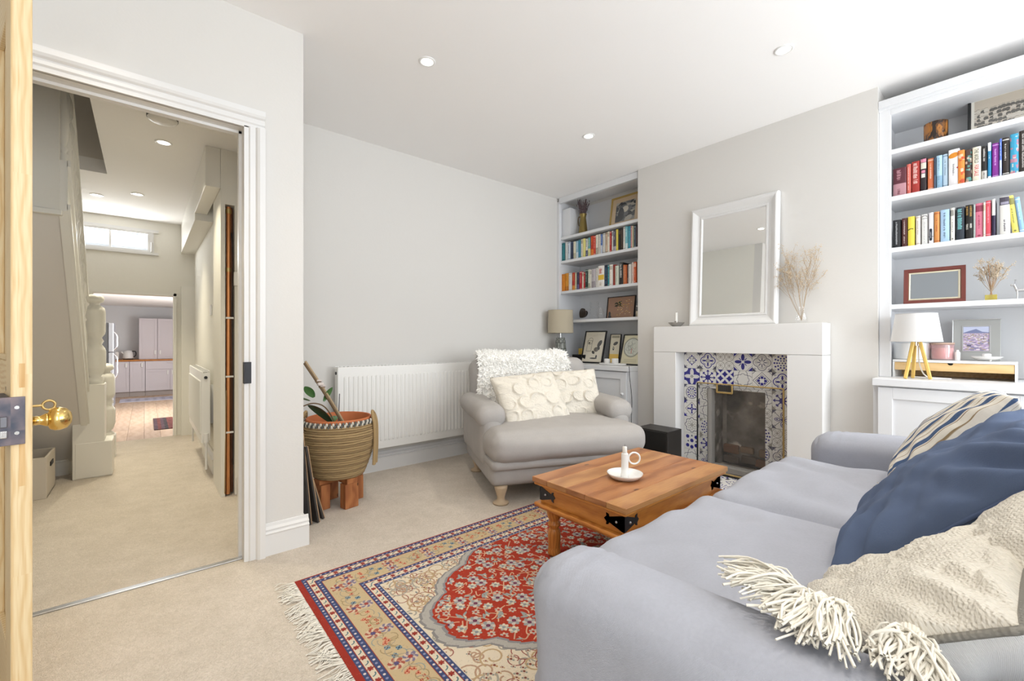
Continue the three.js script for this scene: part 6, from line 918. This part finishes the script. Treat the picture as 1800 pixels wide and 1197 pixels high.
// right alcove
T.amber = dataTex(256, 128, (u, v) => { const n = fbm(u * 20 + fbm(u * 9, v * 9, 3) * 4, v * 9, 2, 5); const k = sst(-0.2, 0.35, n + (v - 0.55) * 0.4); return [34 + k * 140, 18 + k * 92, 10 + k * 26]; });
{ const g = thing('tortoiseshell_holder', 'brown tortoiseshell glass candle holder on the top right shelf', 'candle holder', 3.58, RS[0] + 0.0005, -0.362); mk('cup', lathe([[0.001, 0], [0.052, 0], [0.053, 0.006], [0.053, 0.125], [0.05, 0.125], [0.05, 0.008], [0.001, 0.008]], 40), std('#ffffff', 0.12, { map: T.amber }), g); mk('wax', lathe([[0.001, 0.05], [0.0495, 0.05]], 24), std([0.6, 0.5, 0.35], 0.6), g); }
{ const g = thing('reed_diffuser', 'square glass reed diffuser with yellow oil and dried sprigs on the right shelf', 'diffuser', 3.60, RS[3] + 0.0005, -0.142); mk('bottle', merge(cb(0.052, 0.004, 0.052, 0, 0.002, 0), cb(0.052, 0.075, 0.003, 0, 0.041, 0.0245), cb(0.052, 0.075, 0.003, 0, 0.041, -0.0245), cb(0.003, 0.075, 0.046, 0.0245, 0.041, 0), cb(0.003, 0.075, 0.046, -0.0245, 0.041, 0)), M.glass, g); mk('oil', cb(0.0455, 0.03, 0.0455, 0, 0.0195, 0), phys([0.9, 0.75, 0.12], 0.1, { transmission: 0.6, thickness: 0.03 }), g); for (const [a, b] of [[0.03, -0.03], [-0.02, 0.02], [0.02, 0.035], [-0.03, -0.01], [0, 0.005]]) mk('reed', rod([-a * 0.2, 0.01, -b * 0.3], [a, 0.2, b], 0.0016), std([0.45, 0.25, 0.12], 0.9), g); driedFlowers(g, V(0, 0.05, 0), 9, 0.1, 0.17, std([0.5, 0.38, 0.25], 1), std([0.72, 0.6, 0.45], 1), [-0.01, 0.01], 0.0028); }
{ const g = thing('reindeer_figurine', 'small silver reindeer figurine on the right shelf', 'ornament', 3.58, RS[3] + 0.0005, -0.035); const m = M.chrome; mk('body', merge(softBox(0.018, 0.018, 0.05, 0.008, { seg: 8 }).translate(0, 0.05, 0.006), rod([0, 0.052, -0.014], [0, 0.078, -0.022], 0.006, 0.005), softBox(0.011, 0.011, 0.02, 0.005, { seg: 6 }).translate(0, 0.08, -0.027)), m, g); for (const [x, z] of [[-0.006, -0.012], [0.006, -0.012], [-0.006, 0.025], [0.006, 0.025]]) mk('leg', rod([x, 0.002, z], [x, 0.05, z], 0.0025, 0.0035), m, g); for (const s of [-1, 1]) mk('antler', merge(rod([s * 0.003, 0.084, -0.022], [s * 0.016, 0.108, -0.018], 0.0013), rod([s * 0.01, 0.097, -0.02], [s * 0.004, 0.11, -0.022], 0.001), rod([s * 0.014, 0.104, -0.018], [s * 0.024, 0.108, -0.016], 0.001)), m, g); mk('stand', cb(0.03, 0.002, 0.055, 0, 0.001, 0.005), m, g); }
{ const g = thing('desk_organiser', 'white topped riser with a pale wooden drawer on the right cupboard', 'drawer unit', 0, 0, 0); mk('top', bb(3.50, 3.75, 0.901, 0.915, 0.045, 0.545, 0.002), M.white, g); mk('side', bb(3.50, 3.75, 0.8105, 0.9005, 0.045, 0.054), M.white, g); mk('side', bb(3.50, 3.75, 0.8105, 0.9005, 0.536, 0.545), M.white, g); mk('back', bb(3.742, 3.75, 0.8105, 0.9, 0.054, 0.536), M.oak, g); const sh = new THREE.Shape(); sh.moveTo(-0.24, 0); sh.lineTo(0.24, 0); sh.lineTo(0.24, 0.046); sh.lineTo(0.012, 0.046); sh.absarc(0, 0.046, 0.012, 0, Math.PI, true); sh.lineTo(-0.24, 0.046); const d = mk('drawer', buv(merge(new THREE.ExtrudeGeometry(sh, { depth: 0.012, bevelEnabled: false }).rotateY(-Math.PI / 2).translate(3.514, 0.8535, -0.295), bb(3.53, 3.74, 0.8535, 0.858, 0.06, 0.53)), 1, true), M.oak, g); mk('finger_hole_shadow', bb(3.53, 3.54, 0.858, 0.8985, 0.06, 0.53), M.black, d); }  // black strip behind the drawer front paints the shadow in the finger hole
{ const g = thing('pink_candle_jar', 'pink glass candle jar with a wooden lid on the riser', 'candle', 3.60, 0.9155, -0.335); mk('glass_wall', lathe([[0.001, 0], [0.044, 0], [0.05, 0.006], [0.05, 0.09], [0.047, 0.09], [0.047, 0.008], [0.001, 0.006]], 36), phys([0.95, 0.78, 0.78], 0.05, { transmission: 0.8, thickness: 0 }), g); mk('wax', lathe([[0.001, 0.007], [0.046, 0.007], [0.046, 0.07], [0.001, 0.072]], 30), std([0.82, 0.62, 0.60], 0.5), g); mk('lid', lathe([[0.001, 0.09], [0.051, 0.09], [0.051, 0.102], [0.001, 0.102]], 36), std([0.62, 0.42, 0.33], 0.6), g); }
{ const g = thing('white_canister', 'white round canister behind the tripod lamp', 'canister', 3.635, 0.9155, -0.472); mk('body', lathe([[0.001, 0], [0.085, 0], [0.088, 0.004], [0.088, 0.1], [0.084, 0.104], [0.001, 0.104]], 40), M.white, g); mk('rim', new THREE.TorusGeometry(0.087, 0.002, 6, 40).rotateX(Math.PI / 2).translate(0, 0.1, 0), M.steel, g); }
{ const g = thing('tealight_dish', 'shallow white dish on little feet holding a tealight', 'dish', 3.57, 0.9155, -0.158); mk('dish', lathe([[0.001, 0.014], [0.04, 0.014], [0.062, 0.026], [0.064, 0.025], [0.045, 0.009], [0.001, 0.009]], 36), M.ceramic, g); for (const a of [30, 150, 270]) mk('foot', new THREE.SphereGeometry(0.006, 10, 8).translate(Math.cos(R(a)) * 0.03, 0.006, Math.sin(R(a)) * 0.03), M.ceramic, g); mk('tealight', lathe([[0.001, 0.014], [0.018, 0.014], [0.018, 0.04], [0.014, 0.042], [0.001, 0.04]], 24), M.white, g); }
{ const m = mk('small_bottle', lathe([[0.001, 0], [0.012, 0], [0.012, 0.045], [0.006, 0.052], [0.006, 0.06], [0.001, 0.06]], 18), M.ceramic); m.position.set(3.58, 0.9155, -0.272); tag(m, 'tiny white bottle beside the pink candle jar', 'bottle'); }

// ---------- plant by the doorway ----------
{
  const px0 = 0.945, pz = -2.83, by = 0.185;
  const st = thing('plant_stand', 'rough wooden plant stand under the rope basket', 'plant stand', px0, 0, pz, R(12));
  const old = std('#ffffff', 0.65, { map: rep(T.sheesham, 0.35), color: new THREE.Color(0.95, 0.8, 0.65) });
  mk('cross_bar', buv(cb(0.30, 0.032, 0.07, 0, 0.168, 0, 0.003), 1, true), old, st); mk('cross_bar', buv(cb(0.07, 0.032, 0.113, 0, 0.168, 0.0925, 0.003)), old, st); mk('cross_bar', buv(cb(0.07, 0.032, 0.113, 0, 0.168, -0.0925, 0.003)), old, st);
  for (const [x, z] of [[0.115, 0], [-0.115, 0], [0, 0.115], [0, -0.115]]) mk('leg', buv(cb(x ? 0.06 : 0.09, 0.152, x ? 0.09 : 0.06, x, 0.076, z, 0.004), 1, false, x, z), old, st);
  const g = thing('rope_basket', 'natural rope basket planter with a loop handle beside the radiator', 'basket', px0, by, pz), HB = 0.315;
  const prof = (t) => 0.148 + 0.07 * Math.sin(Math.min(1, t * 1.25) * 1.45) + (t > 0.85 ? -0.012 * (t - 0.85) / 0.15 : 0);
  const nC = 24; for (let i = 0; i < nC; i++) { const t = i / (nC - 1), y = 0.008 + t * HB, r = prof(t), pts = []; for (let k = 0; k < 48; k++) { const a = k / 48 * 6.2832, w = 0.0014 * vn(k * 0.9, i * 3.1, 4); pts.push([Math.cos(a) * (r + w), y + 0.0016 * vn(k * 0.7, i * 1.7, 9), Math.sin(a) * (r + w)]); } mk('coil', tube(pts, 0.0072, 96, 7, true), i % 3 ? M.rope : M.ropeDark, g); }
  mk('basket_base', new THREE.CylinderGeometry(0.148, 0.146, 0.012, 36).translate(0, 0.006, 0), M.rope, g);
  const kn = [[], []]; for (let r = 0; r < 2; r++) for (let k = 0; k < 72; k++) { const a = (k + r * 0.5) / 72 * 6.2832, R0 = prof(1) + 0.004; kn[(k + r) % 2].push(new THREE.SphereGeometry(0.0078, 7, 5).scale(1, 1.5, 1).translate(Math.cos(a) * R0, HB + 0.018 + r * 0.012, Math.sin(a) * R0)); }
  mk('rim_knots', merge(kn[0]), std([0.62, 0.58, 0.5], 1), g).userData = { kind: 'stuff', label: 'pale knots round the rim' }; mk('rim_knots', merge(kn[1]), std([0.12, 0.12, 0.11], 1), g).userData = { kind: 'stuff', label: 'dark knots round the rim' };
  for (const s of [0.62, 0.62 + Math.PI]) { const c = Math.cos(s), z = Math.sin(s), P = (d, r, y) => V(c * r - z * d, y, z * r + c * d); const h = mk('handle', merge(tube([P(-0.035, 0.222, 0.06), P(-0.035, 0.228, 0.2), P(-0.035, 0.225, 0.32), P(-0.03, 0.215, 0.365), P(0, 0.205, 0.395), P(0.03, 0.215, 0.365), P(0.035, 0.225, 0.32), P(0.035, 0.228, 0.2), P(0.035, 0.222, 0.06)], 0.009, 60, 8), tube([P(-0.022, 0.224, 0.06), P(-0.022, 0.23, 0.2), P(-0.022, 0.226, 0.33), P(0, 0.208, 0.378), P(0.022, 0.226, 0.33), P(0.022, 0.23, 0.2), P(0.022, 0.224, 0.06)], 0.008, 60, 8)), M.rope, g); }
  const pot = thing('flower_pot', 'orange terracotta pot inside the rope basket', 'pot', px0, by + 0.012, pz);
  mk('pot_wall', lathe([[0.001, 0.01], [0.12, 0.01], [0.165, 0.25], [0.178, 0.26], [0.192, 0.27], [0.196, 0.345], [0.19, 0.352], [0.182, 0.348], [0.176, 0.27], [0.16, 0.25], [0.001, 0.245]], 48), M.terracotta, pot);
  mk('soil', lathe([[0.001, 0.27], [0.172, 0.268]], 32), M.soil, pot);
  const pl = thing('orchid_plant', 'leaning orchid with glossy leaves and a tied cane in the basket', 'plant', px0 - 0.02, by + 0.30, pz);
  const leaf = (l, w, bend) => { const N = 10, pos = [], idx = []; for (let i = 0; i <= N; i++) { const t = i / N, ww = w * Math.pow(Math.sin(Math.PI * Math.min(1, t * 0.93 + 0.05)), 0.7), y = Math.sin(t * bend) / bend * l, z = (1 - Math.cos(t * bend)) / bend * l; for (const s of [-1, -0.5, 0, 0.5, 1]) pos.push(s * ww / 2, y, z + Math.abs(s) * ww * 0.16); } for (let i = 0; i < N; i++) for (let k = 0; k < 4; k++) { const a = i * 5 + k; idx.push(a, a + 1, a + 5, a + 1, a + 6, a + 5); } const q = new THREE.BufferGeometry(); q.setAttribute('position', new THREE.Float32BufferAttribute(pos, 3)); q.setIndex(idx); q.computeVertexNormals(); return q; };
  const putLeaf = (l, w, bend, x, y, z, rx, ry, rz, m = M.leaf) => { const o = mk('leaf', leaf(l, w, bend), m, pl); o.rotation.order = 'YXZ'; o.rotation.set(rx, ry, rz); o.position.set(x, y, z); };
  putLeaf(0.19, 0.085, 0.9, -0.03, 0.03, 0.03, 0.25, R(-75), R(30), M.leafDark); putLeaf(0.13, 0.06, 1.3, 0.02, 0.02, 0.02, 0.9, R(30), 0, M.leafDark); putLeaf(0.14, 0.06, 1.2, -0.02, 0.02, -0.03, 0.8, R(150), 0); putLeaf(0.12, 0.05, 1.4, -0.07, 0.02, 0.03, 1.0, R(-40), 0, M.leafDark);
  putLeaf(0.10, 0.036, 0.7, -0.085, 0.17, 0.03, -0.1, R(20), R(-28)); putLeaf(0.1, 0.05, 0.8, -0.14, 0.2, 0.03, 0.2, R(-30), R(25)); putLeaf(0.11, 0.055, 0.8, -0.16, 0.18, 0.02, 0.9, R(-60), 0);
  mk('cane', tube([[0.07, -0.02, 0.0], [-0.02, 0.14, 0.02], [-0.11, 0.29, 0.03], [-0.19, 0.42, 0.03]], 0.007, 24, 8), std([0.45, 0.33, 0.2], 0.8), pl);
  mk('stalk', tube([[0.055, -0.02, 0.01], [-0.03, 0.13, 0.035], [-0.12, 0.28, 0.045], [-0.2, 0.41, 0.045]], 0.0065, 24, 8), M.stem, pl);
  mk('stalk', tube([[0.0, -0.02, 0.02], [-0.04, 0.08, 0.03], [-0.09, 0.145, 0.035], [-0.15, 0.165, 0.035], [-0.21, 0.15, 0.03]], 0.004, 24, 7), M.stem, pl);
  mk('stalk', rod([0.03, -0.02, -0.05], [0.04, 0.2, -0.055], 0.004, 0.003), std([0.12, 0.11, 0.12], 0.7), pl);
  mk('tie', merge(new THREE.TorusGeometry(0.016, 0.006, 6, 14).rotateX(1.2).translate(-0.095, 0.262, 0.035), new THREE.TorusGeometry(0.015, 0.006, 6, 14).rotateX(1.2).translate(-0.117, 0.297, 0.036), softBox(0.035, 0.02, 0.03, 0.008, { seg: 6 }).translate(-0.11, 0.28, 0.05)), std([0.66, 0.58, 0.54], 0.9), pl);
}
{ // offcuts of dark board leaning against the corner
  const bm = std([0.045, 0.04, 0.038], 0.45), be = std([0.42, 0.27, 0.15], 0.8);
  [[0.690, 0.06, 2.62, 0.52, -0.10, 'tallest dark floorboard offcut leaning behind the corner'], [0.733, 0.065, 2.628, 0.45, -0.17, 'dark floorboard offcut leaning in the middle of the three'], [0.775, 0.055, 2.66, 0.33, -0.30, 'shortest dark floorboard offcut leaning nearest the basket']].forEach(([x, w, b, l, lean, label]) => {
    const g = thing('board_offcut', label, 'board', x, 0.001, -b, 0, 'dark board offcuts beside the basket'); g.rotation.order = 'YZX'; g.rotation.set(0, R(20), -lean);
    mk('face', cb(0.011, l, w * 1.5, 0, l / 2 + 0.003, 0, 0.001), bm, g); mk('core', cb(0.005, l, w * 1.5 - 0.002, 0.0078, l / 2 + 0.003, 0), be, g);
  });
}
// ---------- cushions on the sofa ----------
T.stripe = dataTex(512, 64, (u, v) => { const k = (u * 9 + tn(u, v, 4, 3) * 0.03) % 1, n = tn(u, v, 60, 1) * 5; const c = k < 0.3 ? [70, 92, 128] : k < 0.36 ? [222, 214, 200] : k < 0.4 ? [120, 100, 78] : k < 0.72 ? [226, 220, 208] : k < 0.76 ? [150, 128, 96] : [228, 222, 212]; return c.map((q) => q + n); });
function cushion(name, label, x, y, b, lean, yaw, roll, w, h, t, mat, opt = {}) {
  const g = thing(name, label, 'cushion', x, y, -b); g.rotation.order = 'YXZ'; g.rotation.set(-lean, Math.PI + yaw, roll);
  mk('cover', pillow(w, h, t, opt), mat, g); return g;
}
const stripeM = std('#ffffff', 0.95, { map: (() => { const t = T.stripe.clone(); t.repeat.set(1 / 0.40, 1 / 0.40); t.rotation = 0; t.needsUpdate = true; return t; })(), bumpMap: rep(T.weaveB, 0.05), bumpScale: 0.0008 });
{
  const g = cushion('striped_cushion', 'cream cushion with blue and brown stripes by the far sofa arm', 2.175, 0.68, 0.185, R(40), 0.05, R(3), 0.45, 0.45, 0.17, stripeM, { seg: 60, wrinkle: 0.011, off: 3, pinch: 0.05 });
  const tas = []; for (const [cx, cy] of [[0.22, -0.22]]) for (let i = 0; i < 60; i++) { const a = rr(0, 6.28), s = rr(0.01, 0.035), l = rr(0.04, 0.07); tas.push(tube([[cx, cy, 0], [cx + 0.02, cy + Math.sin(a) * s * 0.4, Math.cos(a) * s * 0.5 + 0.01], [cx + l, cy + Math.sin(a) * s, Math.cos(a) * s + 0.015]], 0.0016, 5, 4)); }
  const m = mk('tassel', merge(tas), M.yarn, g); m.userData = { kind: 'stuff', label: 'cream corner tassel' };
}
{
  const g = cushion('blue_cushion', 'big slate blue linen cushion leaning on the sofa back', 1.455, 0.655, 0.115, R(43), 0.03, R(-3), 0.56, 0.54, 0.2, M.navy, { seg: 90, wrinkle: 0.026, off: 9, pinch: 0.12, pw: 0.42 });
  mk('seam', pillowRim(0.56, 0.54, 0.0045, 0.12), M.navySeam, g);
}
const tufted = (sd, back = 0) => (u, v, x, y, s) => (s ? back + 0.006 * Math.sin(v * 9 + u * 3) : 0.004 * sst(-0.1, 0.3, fbm(u * 3 + sd, v * 3, sd, 3)) + 0.0028 * vn(x * 130, y * 130, sd) * (0.4 + sst(-0.2, 0.3, vn(u * 3, v * 3 + sd, 2))) + 0.012 * sst(0.80, 0.86, Math.abs(v + 0.06 * vn(u * 4, 1, sd))) * 0.4);
{
  const g = cushion('boucle_cushion', 'cream boucle cushion tucked behind the tasselled cushion', 1.15, 0.665, -0.005, R(36), 0.0, R(-6), 0.42, 0.42, 0.15, M.wool, { seg: 90, wrinkle: 0.01, off: 21, disp: tufted(3) });
  const h = cushion('tasselled_cushion', 'cream woven cushion with long tassels leaning over the near sofa arm', 0.985, 0.585, 0.155, R(53), -0.02, R(-2), 0.42, 0.40, 0.10, [M.wool, M.creamPlain], { seg: 110, wrinkle: 0.013, off: 14, pinch: 0.05, disp: tufted(7, 0.075) });
  { // front woven, back plain
    const c = h.children[0], n = c.geometry.index.count; c.geometry.clearGroups(); c.geometry.addGroup(0, n / 2, 0); c.geometry.addGroup(n / 2, n / 2, 1);
  }
  mk('seam', pillowRim(0.42, 0.40, 0.005, 0.05), M.wool, h);
  h.updateMatrixWorld(true);
  const inv = h.matrixWorld.clone().invert();
  const L = (p) => p.clone().applyMatrix4(inv);
  const bundle = (name, root, knob, tips, n, r, sag) => { // world points, strands fan from the knob to the tips
    const s = []; for (let i = 0; i < n; i++) { const k = rnd() * (tips.length - 1), a = Math.floor(k), tip = tips[a].clone().lerp(tips[Math.min(a + 1, tips.length - 1)], k - a).add(V(rr(-1, 1), rr(-0.3, 0.9), rr(-1, 1)).multiplyScalar(0.017)); tip.lerp(knob, rr(0, 0.28));
      const st = knob.clone().add(V(rr(-1, 1), rr(-1, 1), rr(-1, 1)).multiplyScalar(0.011)), m1 = st.clone().lerp(tip, 0.35).add(V(rr(-1, 1) * 0.012, sag + rr(0, 0.014), rr(-1, 1) * 0.012)), m2 = st.clone().lerp(tip, 0.7).add(V(rr(-1, 1) * 0.014, sag * 0.5 + rr(-0.002, 0.01), rr(-1, 1) * 0.014)); s.push(tube([st, m1, m2, tip].map(L), rr(r * 0.7, r * 1.2), 9, 5)); }
    for (let i = 0; i < 26; i++) { const a = i / 26 * 6.2832, d = knob.clone().sub(root).normalize(), e = V(0, 1, 0).cross(d).normalize(), f = d.clone().cross(e); const o = (q, t) => root.clone().lerp(knob, t).addScaledVector(e, Math.cos(a) * q).addScaledVector(f, Math.sin(a) * q); s.push(tube([o(0.004, 0), o(0.015, 0.35), o(0.017, 0.7), o(0.010, 1.05)].map(L), r * 1.5, 8, 5)); }
    const m = mk(name, merge(s), M.yarn, h); m.userData = { kind: 'stuff', label: 'long cream yarn tassel' };
  };
  bundle('tassel', V(0.83, 0.594, -0.205), V(0.80, 0.619, -0.235), [V(0.825, 0.614, -0.35), V(0.79, 0.629, -0.35), V(0.75, 0.629, -0.335), V(0.72, 0.629, -0.30)], 130, 0.0019, 0.012);
  bundle('tassel', V(0.815, 0.614, -0.175), V(0.78, 0.629, -0.19), [V(0.71, 0.632, -0.275), V(0.68, 0.628, -0.235), V(0.665, 0.624, -0.19), V(0.68, 0.628, -0.14)], 150, 0.0019, 0.012);
  bundle('tassel', V(0.80, 0.634, -0.105), V(0.765, 0.632, -0.10), [V(0.70, 0.632, -0.135), V(0.675, 0.624, -0.09), V(0.685, 0.626, -0.035)], 140, 0.0019, 0.010);
}
renderer.render(scene, camera);
